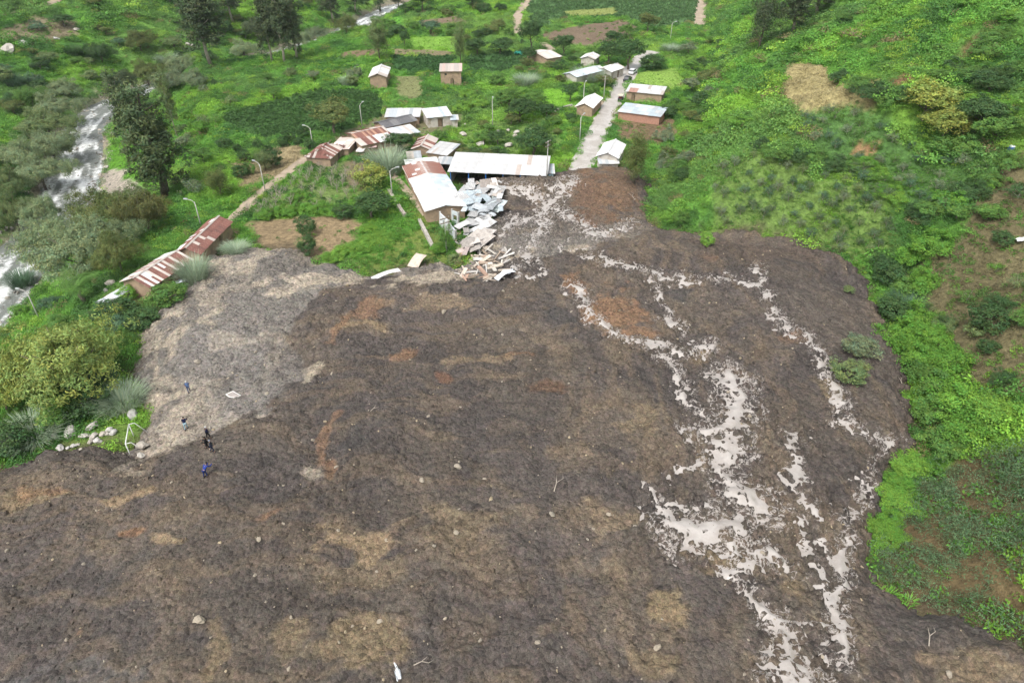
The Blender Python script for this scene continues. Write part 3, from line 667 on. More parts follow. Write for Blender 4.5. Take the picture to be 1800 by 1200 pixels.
def wall_side(L, hh, openings, t=0.22):
    """a wall along x from -L/2 to L/2, outer face at y=0, thickness inward (+y), real openings"""
    xs = sorted({-L/2, L/2, *[o[0]-o[1]/2 for o in openings], *[o[0]+o[1]/2 for o in openings]})
    zs = sorted({-1.2, hh, *[o[2] for o in openings], *[o[2]+o[3] for o in openings]})
    B = []
    for x0, x1 in zip(xs[:-1], xs[1:]):
        z_start = None
        for z0, z1 in zip(zs[:-1], zs[1:]):
            cx, cz = (x0+x1)/2, (z0+z1)/2
            hole = any(abs(cx-o[0]) < o[1]/2 and o[2] < cz < o[2]+o[3] for o in openings)
            if not hole and z_start is None: z_start = z0
            if hole and z_start is not None: B.append((x0, x1, 0, t, z_start, z0)); z_start = None
        if z_start is not None: B.append((x0, x1, 0, t, z_start, zs[-1]))
    return boxes(B)
def prism(poly, t=0.22):
    n = len(poly); V = [(x, 0, z) for x, z in poly]+[(x, t, z) for x, z in poly]
    F = [tuple(range(n)), tuple(range(2*n-1, n-1, -1))]+[(i, i+n, (i+1) % n+n, (i+1) % n) for i in range(n)]
    return V, F
def house(name, label, cat, quad, he, roof='gable', rise=1.0, wall='adobe', n=10, rows=1, colf=None, doors=(), wins=(), over=0.35, sides=(0, 1, 2, 3), group=None, posts=None, wcol=None, waves=4):
    """quad: the four eave corners in the photograph (first side = ridge direction), he: eave height"""
    he = he*.86 if he < 3.2 else he
    cx, cy = np.mean([q[0] for q in quad]), np.mean([q[1] for q in quad])
    quad = [(cx+(a-cx)*1.07, cy+(b-cy)*1.07) for a, b in quad]
    bl = lambda x, y: float(samp(ZB, np.array([x]), np.array([y]))[0])
    z0 = bl(*flat(cx, cy, he))
    for _ in range(3):
        x, y = flat(cx, cy, z0+he); z0 = bl(x, y)
    C = [np.array(flat(px, py, z0+he)) for px, py in quad]
    cen = sum(C)/4; u = (C[1]-C[0])+(C[2]-C[3]); u /= np.hypot(*u); v = np.array([-u[1], u[0]])
    L = 0.5*(abs(np.dot(C[1]-C[0], u))+abs(np.dot(C[2]-C[3], u))); W = 0.5*(abs(np.dot(C[3]-C[0], v))+abs(np.dot(C[2]-C[1], v)))
    W = max(W, 1.6); L = max(L, 1.6)
    root = empty(name, (cen[0], cen[1], z0), math.atan2(u[1], u[0])); tag(root, label, cat, group)
    hw = [cen+u*sx*(L/2+.3)+v*sy*(W/2+.3) for sx, sy in ((-1, -1), (1, -1), (1, 1), (-1, 1))]; FOOT.append([tuple(p) for p in hw])
    l2, w2 = L/2-over, W/2-over
    ht = {0: he, 2: he}
    if roof == 'shed': ht[2] = he+rise*(W-2*over)/W
    def side(i, f):
        V, F = f; A = [math.pi*0.5*i]; ca, sa = math.cos(A[0]), math.sin(A[0]); d = (w2, l2, w2, l2)[i]
        return [((x)*ca-(y-d)*sa, (x)*sa+(y-d)*ca, z) for x, y, z in V], F
    ops = {0: [], 1: [], 2: [], 3: []}
    for s, fx, dw, dh in doors: ops[s].append(((fx-0.5)*(2*l2 if s in (0, 2) else 2*w2), dw, 0.0, dh))
    for s, fx, ww, wh, sill in wins: ops[s].append(((fx-0.5)*(2*l2 if s in (0, 2) else 2*w2), ww, sill, wh))
    for i in sides:
        Ls = 2*l2 if i in (0, 2) else 2*w2-0.44-0.004
        h = ht.get(i, he)-0.03
        parts = [wall_side(Ls, h, ops[i])]
        if i in (1, 3) and roof == 'gable': parts.append(prism([(-Ls/2, h), (Ls/2, h), (0, h+rise*(w2/(W/2))-0.08)]))
        if i in (1, 3) and roof == 'shed':
            s_ = 1 if i == 1 else -1
            parts.append(prism([(-Ls/2, h), (Ls/2, h), (s_*Ls/2, h+rise*(2*w2/W)-0.06)]))
        V, F = side(i, join(*parts)); o = obj('wall', mesh('wall', V, F, M[wall]), root)
        if wcol: o.color = (*wcol, 1)
    for s, fx, dw, dh in doors:
        V, F = side(s, boxes([((fx-0.5)*(2*l2 if s in (0, 2) else 2*w2)-dw/2+.03, (fx-0.5)*(2*l2 if s in (0, 2) else 2*w2)+dw*0.32, 0.10, 0.15, 0.02, dh-.03)]))
        obj('door', mesh('door', V, F, M['wood']), root)
    for s, fx, ww, wh, sill in wins:
        xc = (fx-0.5)*(2*l2 if s in (0, 2) else 2*w2)
        fr = boxes([(xc-ww/2, xc-ww/2+.07, .05, .12, sill, sill+wh), (xc+ww/2-.07, xc+ww/2, .05, .12, sill, sill+wh), (xc-ww/2+.07, xc+ww/2-.07, .05, .12, sill, sill+.07), (xc-ww/2+.07, xc+ww/2-.07, .05, .12, sill+wh-.07, sill+wh)])
        V, F = side(s, fr); wo = obj('window', mesh('window', V, F, M['wood']), root)
        V, F = side(s, boxes([(xc-ww/2+.07, xc+ww/2-.07, .08, .09, sill+.07, sill+wh-.07)])); obj('pane', mesh('pane', V, F, M['glass']), wo)
    if posts:
        for fx in posts:
            V, F = boxes([((fx-.5)*2*l2-.1, (fx-.5)*2*l2+.1, -w2-.1, -w2+.1, -1.0, he-.05)]); o = obj('post', mesh('post', V, F, M['paint']), root); o.color = (0.03, 0.13, 0.36, 1)
    # roof frame (purlins and ridge beam) carries the sheets
    ridge_z = he+rise
    B = []
    if roof in ('gable', 'hip'): B.append((-L/2+.4, L/2-.4, -.06, .06, ridge_z-.26, ridge_z-.14))
    for f in (0.12, 0.55):
        for sg in (-1, 1):
            if roof == 'shed': zz = he + rise*(0.5+sg*(1-f)/2)
            elif roof == 'flat': zz = he
            else: zz = he+rise*f
            yy = sg*(W/2)*(1-f); B.append((-L/2+.3, L/2-.3, yy-.04, yy+.04, zz-.2, zz-.1))
    V, F = boxes(B); rf = obj('roof', mesh('roof', V, F, M['wood']), root)
    colf = colf or (lambda s, f, r: WHITE)
    wd = L/n
    for i in range(n):
        x0 = -L/2+i*wd-0.03; dz = 0.012*(i % 2)
        if roof == 'gable':
            sl = math.hypot(W/2, rise)
            for s, sg in ((0, -1), (1, 1)):
                for r in range(rows):
                    a, b = r/rows, (r+1)/rows; q = rng.uniform(-.04, .06)
                    o_ = (x0 if sg < 0 else x0+wd+.06, sg*(W/2*(1-a)+(0.05 if r == 0 else 0)+q*(r == 0)), he+rise*a+dz+0.02*r)
                    cc_ = colf(s, (i+.5)/n, r); ex_ = (1, 0, 0) if sg < 0 else (-1, 0, 0)
                    place_sheet(rf, o_, ex_, (0, -sg*W/2, rise), wd+.06, sl/rows+.08, PALE_R if cc_ == TILE else cc_, waves)
                    if cc_ == TILE:                                  # courses of clay tiles with pale joints
                        for k_ in range(3):
                            f_ = (k_+.12)/3/rows+a
                            place_sheet(rf, (o_[0]+(.06 if sg < 0 else -.06), sg*W/2*(1-f_), he+rise*f_+.09), ex_, (0, -sg*W/2, rise), wd-.06, sl/rows/3*.80, TILE, 2, 'roof_tile')
        elif roof == 'hip':
            f = min((i+.5)/n, 1-(i+.5)/n)*L/(W/2); fr = min(1.0, f)
            sl = math.hypot(W/2, rise)*fr
            for s, sg in ((0, -1), (1, 1)):
                place_sheet(rf, (x0 if sg < 0 else x0+wd+.06, sg*W/2, he+dz), (1, 0, 0) if sg < 0 else (-1, 0, 0), (0, -sg*W/2, rise), wd+.06, sl+.25, colf(s, (i+.5)/n, 0), waves)
        else:
            sl = math.hypot(W, rise) if roof == 'shed' else W; rr = rise if roof == 'shed' else 0.0
            for r in range(rows):
                a = r/rows; q = rng.uniform(-.05, .07)
                place_sheet(rf, (x0, -W/2+W*a-.05+q*(r == 0), he+rr*a+dz+0.02*r), (1, 0, 0), (0, W, rr), wd+.06, sl/rows+.1, colf(0, (i+.5)/n, r), waves)
    if roof == 'hip':
        m_ = max(3, int(W/wd)); w3 = W/m_
        for j in range(m_):
            fr = min(1.0, min((j+.5)/m_, 1-(j+.5)/m_)*2); sl = math.hypot(W/2, rise)*fr
            for sg in (-1, 1):
                y0 = -W/2+j*w3
                place_sheet(rf, (sg*L/2, y0+(0 if sg > 0 else w3), he+.02), (0, sg, 0), (-sg*W/2, 0, rise), w3+.05, sl+.25, colf(2, (j+.5)/m_, 0), waves)
    if roof == 'gable':
        V = []; F = []
        for x in (-L/2-.05, L/2+.05):
            V += [(x, -.22, ridge_z-.22*rise/(W/2)+.10), (x, 0, ridge_z+.11), (x, .22, ridge_z-.22*rise/(W/2)+.10)]
        o = obj('ridge_cap', mesh('ridge_cap', V, [(0, 1, 4, 3), (1, 2, 5, 4)], M['tin']), rf); c = colf(0, .5, rows-1); o.color = (*(PALE_R if is_rust(c) else c), 1)
    return root, (L, W)
R = rng.random
def pick(*cw):
    def f(s, x, r):
        q = R()*sum(w for _, w in cw)
        for c, w in cw:
            q -= w
            if q <= 0: return c
        return cw[-1][0]
    return f
def c_A(s, f, r):
    if s == 1: return WHITE if (0.05 < f < .55 and r == 0 and R() < .45) or (.55 < f < .95 and r == 1 and R() < .6) else RUST
    return RUST if R() < .75 else (DRUST if R() < .5 else PALE_R)
def c_B(s, f, r):
    k = int(f*17)
    if s == 0: return (PALE_R if k % 3 == 1 else RUST) if R() < .88 else WHITE
    return WHITE if f > .7 and R() < .6 else ((RUST if k % 2 else PALE_R) if R() < .8 else WHITE)
house('house', 'long adobe house with dark rust-red tin roof by the left dirt path', 'house', [(311, 440), (367, 389), (404, 393), (350, 449)], 2.9, 'gable', 1.1, 'adobe', 18, 2, c_A, doors=[(0, .62, 1.0, 2.1)], waves=3)
house('house', 'adobe house with patchy rust and white striped gable roof left of the mud', 'house', [(217, 491), (296, 445), (330, 461), (262, 508)], 2.7, 'gable', 1.2, 'adobe', 20, 2, c_B, doors=[(0, .5, 1.0, 2.0)], waves=3)
house('house', 'hip-roofed house with fanned rust and white roof beside the dirt path', 'house', [(529, 278), (569, 254), (600, 258), (588, 277)], 2.1, 'hip', 1.5, 'adobe', 14, 1, pick((RUST, 5), (DRUST, 2), (PALE_R, 4)), doors=[(0, .6, 1.0, 2.0)], waves=3)
house('house', 'house under faded pale pink tin roof between hip roof and rusty roof', 'house', [(577, 256), (600, 240), (630, 238), (613, 264)], 2.0, 'shed', -0.5, 'adobe', 8, 2, pick((PALE_R, 6), ((0.62, 0.50, 0.46), 3), (WHITE, 1)))
house('house', 'house with rust-streaked brown tin roof below the dark roofed house', 'house', [(614, 234), (667, 221), (678, 234), (625, 246)], 2.2, 'gable', 0.7, 'adobe', 14, 1, pick((RUST, 6), (PALE_R, 3), ((0.34, 0.2, 0.14), 3)), doors=[(0, .4, 1.0, 2.0)], waves=3)
house('shed', 'low lean-to with rusty and pale sheets in front of the rust-streaked roof', 'shed', [(627, 247), (688, 235), (695, 244), (634, 257)], 2.0, 'shed', 0.4, 'adobe', 12, 1, pick((RUST, 4), (PALE_R, 4), (WHITE, 3)))
house('house', 'house with charcoal grey weathered roof amid the village cluster', 'house', [(662, 215), (715, 202), (728, 213), (672, 226)], 2.4, 'gable', 0.8, 'adobe', 10, 1, pick((GREYR, 8), ((0.16, 0.16, 0.16), 3)), doors=[(0, .3, 1.0, 2.0)])
house('house', 'narrow white tin roof directly behind the charcoal grey roof', 'house', [(680, 195), (737, 193), (738, 206), (680, 205)], 2.4, 'shed', 0.5, 'adobe', 9, 1, pick((WHITE, 6), (ZINC, 3)))
house('shed', 'patched white tin lean-to in front of the charcoal grey roof', 'shed', [(687, 230), (725, 221), (733, 234), (692, 241)], 2.4, 'shed', 0.5, 'adobe', 8, 2, pick((WHITE, 5), (ZINC, 4), (PALE_R, 2)))
house('house', 'plastered house with white tin roof and dark open doorway behind the boulders', 'house', [(745, 196), (785, 191), (793, 204), (749, 207)], 3.0, 'shed', 0.6, 'plaster', 8, 1, pick((BLUEW, 3), (WHITE, 5)), doors=[(0, .52, 1.3, 2.1)])
house('shed', 'small grey annex with flat white roof beside the plastered house', 'shed', [(791, 204), (804, 203), (807, 211), (792, 211)], 2.3, 'shed', 0.2, 'plaster', 4, 1, pick((WHITE, 4), (BLUEW, 2)))
def c_I(s, f, r): return (RUST if int(f*12) % 2 else PALE_R) if s else (RUST if R() < .6 else PALE_R)
house('house', 'small adobe house with striped rust and cream gable roof above white lean-to', 'house', [(756, 264), (769, 246), (737, 241), (725, 261)], 2.3, 'gable', 0.9, 'adobe', 10, 1, c_I, waves=3)
house('shed', 'white tin lean-to on the right of the striped gable house', 'shed', [(767, 251), (801, 256), (792, 274), (757, 269)], 2.4, 'shed', 0.4, 'adobe', 9, 2, pick((WHITE, 6), (ZINC, 3), (PALE_R, 1)))
house('shed', 'small shed with weathered grey-white sheets behind the pale green-white roof', 'shed', [(717, 269), (742, 267), (737, 278), (714, 279)], 2.4, 'shed', 0.3, 'adobe', 6, 1, pick((PALE_R, 4), (ZINC, 3)))
house('house', 'house with pale greenish white roof touching the red tiled roof', 'house', [(714, 281), (762, 276), (771, 288), (712, 293)], 2.6, 'gable', 0.6, 'plaster', 8, 1, pick(((0.66, 0.70, 0.66), 5), (WHITE, 2)))
house('shed', 'low open shed with white roof and dark inside left of the long white building', 'shed', [(767, 276), (792, 279), (798, 288), (772, 289)], 2.5, 'shed', 0.25, 'wood', 6, 1, pick((WHITE, 5), (ZINC, 2)), sides=(1, 2, 3))
def c_K(s, f, r):
    if f < .30: return TILE if R() < .9 else WHITE
    if f < .62: return BLUEW if s == 1 and R() < .7 else (WHITE if R() < .75 else ZINC)
    return WHITE if R() < .8 else BLUEW
house('house', 'long house with red tiles at one end and white tin roof down to the wreckage', 'house', [(709, 295), (752, 374), (812, 356), (772, 287)], 2.7, 'gable', 0.7, 'adobe', 26, 4, c_K, doors=[(2, .45, 1.0, 2.1)], wins=[(2, .7, .9, .9, 1.0), (2, .25, .9, .9, 1.0)], waves=3)
house('hall', 'long low hall with bright white roof and blue posts at the mud edge', 'building', [(802, 276), (960, 282), (958, 309), (797, 301)], 3.3, 'shed', 0.9, 'plaster', 22, 2, lambda s, f, r: (0.42, 0.36, 0.32) if (abs(f-.70) < .02 and r == 0) or (abs(f-.79) < .02 and r == 1) else WHITE, sides=(1, 2, 3), posts=(0.01, .2, .38, .56, .74, .92))
house('shed', 'tiny white roofed annex with light blue wall at the right end of the hall', 'shed', [(961, 290), (976, 292), (973, 304), (962, 306)], 2.6, 'shed', 0.3, 'paint', 4, 1, pick((WHITE, 4), (BLUEW, 1)), wcol=(0.45, 0.66, 0.74))
house('house', 'lone adobe house with white gable roof by the pale square plot', 'house', [(679, 136), (685, 121), (657, 118), (649, 135)], 3.2, 'gable', 1.0, 'adobe', 8, 1, pick((PALE_R, 5), (WHITE, 5)), waves=3)
house('house', 'tall narrow two-storey adobe house with pinkish roof beyond the pale plot', 'house', [(774, 115), (810, 115), (812, 125), (774, 126)], 4.2, 'shed', 0.5, 'adobe', 8, 1, pick((PALE_R, 5), ((0.55, 0.42, 0.37), 4)), doors=[(0, .55, 1.0, 2.1)], wins=[(0, .25, .7, .6, 3.0)])
house('house', 'far pale roofed house below the tall dark tree by the upper track', 'house', [(940, 90), (960, 86), (978, 101), (947, 105)], 2.8, 'gable', 0.8, 'adobe', 8, 1, pick((PALE_R, 6), (WHITE, 3)))
house('house', 'small white gable roof half hidden in bushes beyond the road', 'house', [(1024, 100), (1032, 94), (1053, 99), (1042, 107)], 2.8, 'gable', 0.8, 'plaster', 6, 1, pick((WHITE, 5), (PALE_R, 2)))
house('house', 'long bluish white roofed house behind the reed clump left of the road', 'house', [(996, 129), (1047, 115), (1058, 125), (1010, 136)], 2.8, 'gable', 0.7, 'plaster', 12, 1, pick((BLUEW, 6), (ZINC, 3), (WHITE, 2)))
house('house', 'white roofed house under trees where the road bends away', 'house', [(1052, 121), (1074, 114), (1096, 119), (1072, 128)], 2.9, 'gable', 0.8, 'plaster', 8, 1, pick((WHITE, 6), (PALE_R, 2)), doors=[(0, .6, 1.0, 2.1)])
house('house', 'adobe house with cream gable roof left of the muddy road', 'house', [(1045, 191), (1053, 175), (1036, 168), (1010, 186)], 2.6, 'gable', 1.0, 'adobe', 8, 1, pick(((0.70, 0.66, 0.60), 6), (WHITE, 3)))
house('house', 'long adobe house with white rust-blotched roof right of the muddy road', 'house', [(1108, 150), (1163, 157), (1170, 166), (1103, 162)], 2.9, 'shed', 0.6, 'adobe', 13, 2, lambda s, f, r: (0.42, 0.25, 0.2) if (r == 0 and .1 < f < .32 and R() < .7) else (WHITE if R() < .85 else PALE_R), doors=[(0, .2, 1.0, 2.0)])
house('house', 'brick house with sagging bluish white sheet roof below the rust-blotched house', 'house', [(1097, 184), (1170, 192), (1160, 206), (1092, 196)], 2.5, 'shed', 0.4, 'brick', 10, 3, pick((BLUEW, 6), (WHITE, 4), (ZINC, 3)))
house('house', 'white gable roofed house at the roadside just above the mud', 'house', [(1085, 277), (1101, 256), (1062, 250), (1051, 275)], 2.8, 'gable', 1.0, 'plaster', 7, 1, pick((WHITE, 6), (ZINC, 1)))
house('shed', 'low white lean-to roof against the roadside gable house by the mud', 'shed', [(1056, 279), (1087, 280), (1086, 287), (1049, 289)], 1.9, 'shed', 0.3, 'plaster', 6, 1, pick((WHITE, 6), (ZINC, 2)))
house('shed', 'low grey sheet roof at the end of the left house row', 'shed', [(168, 535), (222, 503), (228, 510), (186, 534)], 1.6, 'shed', 0.2, 'concrete', 10, 1, pick((ZINC, 5), (WHITE, 2), ((0.4, 0.42, 0.45), 2)))

# ------------------------------------------------------------------ loose sheets, planks and wrecked walls
def loose_sheet(px, py, w, l, rz, tilt, col, label, group=None, roll=0.0, bend=0.18, lift=0.25, name='metal_sheet'):
    x, y, z = at(px, py)
    me = sheet_mesh(w, l, max(3, int(w/0.3)), bend, 0.03, key=name); s = bpy.data.objects.new(name, me); link(s)
    s.location = (x, y, z+lift); s.rotation_euler = (math.radians(tilt), math.radians(roll), math.radians(rz)); s.color = (*col, 1)
    s.material_slots[0].link = 'OBJECT'; s.material_slots[0].material = M['tin_rusty' if is_rust(col) else 'tin_muddy']
    return tag(s, label, 'metal sheet', group)
loose_sheet(652, 492, 1.6, 4.6, -62, 6, WHITE, 'long white metal sheet lying tilted on the crest of the mud', bend=.35, lift=.5)
loose_sheet(716, 470, 2.2, 3.0, -28, 22, (0.52, 0.43, 0.36), 'pointed tan metal sheet propped up beside the white sheet', bend=.3, lift=.3)
loose_sheet(868, 492, 1.5, 3.2, -60, 12, (0.6, 0.63, 0.66), 'crumpled silver sheet at the lower end of the plank heap', bend=.5, lift=.4)
loose_sheet(880, 484, 1.6, 2.0, -20, -8, (0.68, 0.72, 0.76), 'bent bluish white sheet beside the crumpled silver sheet', bend=.4, lift=.4)
loose_sheet(640, 268, 3.0, 3.6, 14, 4, (0.55, 0.40, 0.38), 'fallen pinkish roof sheet beside the faded pink roof', bend=.2, lift=.9)
loose_sheet(625, 271, 2.0, 2.6, -12, 6, (0.58, 0.55, 0.53), 'fallen greyish sheet below the faded pink roof', bend=.2, lift=.6)
loose_sheet(295, 502, 1.4, 3.2, -58, 3, (0.6, 0.66, 0.72), 'bluish sheet lying in front of the striped left house', bend=.1, lift=.5)
for i, (px, py, w, l, rz, tl, c) in enumerate([
    (800, 358, 4.2, 5.0, -18, 7, WHITE), (812, 372, 4.5, 4.5, 12, 4, BLUEW), (825, 352, 3.4, 4.4, -30, 10, WHITE), (838, 366, 3.6, 4.0, 20, -6, PALE_R), (846, 352, 3.2, 4.2, 5, 8, PALE_R), (858, 362, 2.6, 4.4, -15, 12, WHITE), (782, 377, 4.0, 4.2, -20, 9, WHITE), (806, 382, 3.6, 4.6, -12, 8, BLUEW), (795, 386, 3.0, 4.6, 25, 10, WHITE), (826, 380, 3.4, 4.6, 60, 6, WHITE), (844, 378, 2.6, 3.8, -50, 10, ZINC), (862, 378, 1.6, 3.6, 40, 15, BLUEW), (872, 374, 1.2, 3.6, 20, 12, (0.45, 0.52, 0.5)), (856, 390, 2.2, 3.4, 65, 8, ZINC), (866, 386, 1.2, 3.8, -30, 14, (0.5, 0.56, 0.56)), (812, 398, 3.8, 4.6, -30, 7, WHITE), (824, 392, 3.0, 4.8, -38, 10, WHITE), (828, 408, 2.4, 4.4, -45, 9, WHITE), (816, 414, 1.6, 4.2, -55, 10, (0.72, 0.7, 0.66)), (838, 398, 2.8, 3.8, 10, 6, WHITE), (868, 342, 1.0, 3.6, 10, 4, (0.66, 0.6, 0.56)), (876, 348, 1.0, 2.4, 80, 6, WHITE), (806, 434, 4.4, 5.0, -42, 14, (0.47, 0.43, 0.39)), (828, 430, 3.0, 4.0, -35, 16, (0.44, 0.41, 0.38)), (800, 446, 1.4, 4.0, -60, 6, (0.6, 0.5, 0.46))]):
    for k in range(4 if w > 2 else 2):
        q = 1.0 if k == 0 else rng.uniform(.3, .6); jx, jy = (0, 0) if k == 0 else (rng.uniform(-16, 20), rng.uniform(-12, 14)); d_ = rng.uniform(.55, 1.02)
        g_ = ('grey-brown' if c[0] < .48 else ('pale blue' if c[2] > c[0]*1.1 else ('pinkish' if c[0] > c[2]*1.15 else 'white')))
        lb = f'{g_} flattened roof sheet lying below the wreckage' if py > 425 else f'{g_} {"large" if k == 0 else "small torn"} roofing sheet in the collapsed end of the long house'
        loose_sheet(px+jx, py+jy, w*q, l*q, rz+(0 if k == 0 else rng.uniform(-50, 50)), tl+rng.uniform(-6, 6), tuple(v*d_ for v in c), lb, 'roofing sheets in the collapsed house', rng.uniform(-7, 7), rng.uniform(.02, .16), (1.7 if py < 392 else 0.7)+.25*k, 'roofing_sheet')
GP = 'broken planks and blocks below the collapsed house'
for i in range(120):
    t = R(); px = 800+rng.uniform(-8, 84)*(.35+.65*t)+6; py = 402+t*92+rng.uniform(-10, 10)
    if i < 44: px = 850+rng.uniform(-30, 45); py = rng.uniform(440, 494)
    x, y, z = at(px, py); l = rng.uniform(.9, 3.2); w = rng.choice((.16, .22, .3, .6)); h = rng.choice((.08, .12, .25))
    V, F = boxes([(-l/2, l/2, -w/2, w/2, -h/2, h/2)])
    o = obj('broken_plank' if w < .5 else 'wall_block', mesh('plank', V, F, M['tin_muddy']), None, (x, y, z+.15+.25*R()))
    o.rotation_euler = (rng.uniform(-.5, .5), rng.uniform(-.35, .35), rng.uniform(0, 3.14))
    c = rng.choice(((0.46, 0.40, 0.33), (0.33, 0.26, 0.2), (0.5, 0.47, 0.42), (0.36, 0.24, 0.18), (0.25, 0.21, 0.175), (0.5, 0.48, 0.45))); o.color = (*c, 1)
    tag(o, 'broken wooden plank strewn on mud below the collapsed house' if w < .5 else 'chunk of broken wall strewn on mud below the collapsed house', 'plank' if w < .5 else 'rubble', GP if w < .5 else 'wall chunks below the collapsed house')
def ruin(px0, py0, px1, py1, h, label, col=(0.55, 0.53, 0.5), win=True):
    x0, y0, z0 = at(px0, py0); x1, y1, z1 = at(px1, py1); L = math.hypot(x1-x0, y1-y0)
    V, F = wall_side(L, h, [(0.0, 1.0, .9, 1.0)] if win else []); o = empty('broken_wall', ((x0+x1)/2, (y0+y1)/2, min(z0, z1)), math.atan2(y1-y0, x1-x0))
    o.rotation_euler.x = -.06; tag(o, label, 'wall'); w = obj('wall_panel', mesh('wall_panel', V, F, M['paint']), o); w.color = (*col, 1)
    V, F = boxes([(-L/2, -L/2+.25, -.03, .26, -1, h+.25), (L/2-.25, L/2, -.03, .26, -1, h+.15)]); obj('pillar', mesh('pillar', V, F, M['concrete']), o)
ruin(772, 396, 788, 412, 2.6, 'leaning white wall with window at the broken end of the long house', (0.60, 0.62, 0.64))
ruin(790, 412, 800, 424, 2.0, 'short grey-white broken wall next to the leaning white wall', (0.5, 0.52, 0.56), False)
ruin(793, 392, 806, 398, 2.6, 'broken greenish wall under the torn roofing sheets', (0.45, 0.5, 0.5), True)
# green shade net fallen at the hall
x, y, z = at(838, 331)
nn = 9; V = []; F = []
for j in range(nn):
    for i in range(nn):
        a, b = i/(nn-1)-.5, j/(nn-1)-.5
        V.append((a*5.2+b*1.6, b*2.2, .55+.5*math.sin(a*5+b*3)+.25*math.sin(b*9+a*4)+0.5*a))
for j in range(nn-1):
    for i in range(nn-1): F.append((j*nn+i, j*nn+i+1, (j+1)*nn+i+1, (j+1)*nn+i))
o = obj('shade_net', mesh('shade_net', V, F, M['cloth'], True), None, (x, y, z)); o.rotation_euler.z = .55; o.color = (0.012, 0.085, 0.07, 1); tag(o, 'crumpled dark green shade net in front of the white hall', 'net')
# ------------------------------------------------------------------ plants: leaf clouds, trunks, prototypes
nr_ = np.random.RandomState(11)
def leafset(C, Nm, size, aspect=0.5, var=0.28, hue=0.10):
    n = len(C); Nm = Nm/np.maximum(np.linalg.norm(Nm, axis=1), 1e-6)[:, None]
    r = nr_.normal(size=(n, 3)); t = np.cross(Nm, r); t /= np.maximum(np.linalg.norm(t, axis=1), 1e-6)[:, None]; b = np.cross(Nm, t)
    s = np.broadcast_to(np.asarray(size, float), (n,))[:, None]*(0.7+0.6*nr_.rand(n, 1))
    V = np.stack([C-t*s, C-b*s*aspect+Nm*s*.12, C+t*s, C+b*s*aspect+Nm*s*.12], 1).reshape(-1, 3)
    F = np.arange(4*n).reshape(n, 4)
    v = 1+var*(nr_.rand(n)*2-1); h = hue*(nr_.rand(n)*2-1)
    c = np.stack([v*(1+h*1.6), v, v*(1-h)], 1); return V, F, np.repeat(np.clip(c, 0.2, 2.0), 4, 0)
def leafmesh(name, sets, mat):
    V = np.concatenate([s[0] for s in sets]); C = np.concatenate([s[2] for s in sets]); off = 0; F = []
    for s in sets: F.append(s[1]+off); off += len(s[0])
    me = mesh(name, V, np.concatenate(F), mat); vcol(me, C, 'leaf'); return me
def ball(n):
    d = nr_.normal(size=(n, 3)); return d/np.linalg.norm(d, axis=1)[:, None]
def crown(nc, per, rad, zc, clump, leaf, aspect=0.5, flat=0.7, lobes=0.35, shell=0.45, low=-0.55, up=0.6, droop=0.0, col=None):
    """clumps of leaves spread through an uneven ellipsoid; rad=(rx,ry,rz), zc its centre height"""
    D = ball(nc*3); D = D[D[:, 2] > low][:nc]; nc = len(D)
    ph = nr_.rand(6)*6.28
    lob = 1+lobes*(np.sin(D[:, 0]*3.1+ph[0])*np.sin(D[:, 1]*3.7+ph[1])+0.6*np.sin(D[:, 2]*4+ph[2]+D[:, 0]*2))
    r = (shell+(1-shell)*nr_.rand(nc)**0.6)*lob
    P = D*r[:, None]*np.array(rad)+np.array([0, 0, zc])
    sets = []
    cs = clump*(0.6+0.8*nr_.rand(nc))
    q = ball(nc*per)*(nr_.rand(nc*per, 1)**0.45); cr = np.repeat(cs, per)[:, None]
    C = np.repeat(P, per, 0)+q*cr*np.array([1, 1, flat])
    C[:, 2] -= droop*np.hypot(q[:, 0], q[:, 1])*cr[:, 0]
    Nm = q+np.repeat(D, per, 0)*0.5+np.array([0, 0, up])+0.5*nr_.normal(size=C.shape)
    V, F, c = leafset(C, Nm, leaf, aspect)
    tone = np.repeat(0.82+0.36*nr_.rand(nc), per*4)[:, None]; hue = np.repeat(nr_.rand(nc)-.5, per*4)
    c = c*tone*np.stack([1+.25*hue, 1+0*hue, 1-.2*hue], 1)
    return V, F, c
def trunk_mesh(name, h, r, limbs, mat, lean=0.05, spread=1.0, start=0.4):
    ps = [(0, 0, -0.6)]; rs = [r*1.25]
    for k in range(1, 6):
        f = k/5; ps.append((lean*h*f+r*.6*math.sin(k*2.1), r*.6*math.cos(k*1.7)-r*.6, h*f)); rs.append(r*(1-.75*f))
    parts = [tube(ps, rs, 7)]
    for i in range(limbs):
        f = start+(1-start)*i/max(limbs, 1)*.9; a = i*2.4+h; b = Vector((lean*h*f, 0, h*f)); l = spread*(1.15-f*.4)*rng.uniform(.75, 1.1)
        d = Vector((math.cos(a), math.sin(a), .75)); m_ = b+d*l*.5; e = b+Vector((math.cos(a), math.sin(a), .95))*l
        parts.append(tube([b, m_, e], [r*(1-.7*f)*.6, r*.3, r*.1], 5))
    V, F = join(*parts); return mesh(name, V, F, mat, True)
PR = {}    # kind -> list of (crown mesh, trunk mesh, natural height, natural width)
def addp(kind, cr, tr, h, w): PR.setdefault(kind, []).append((cr, tr, h, w))
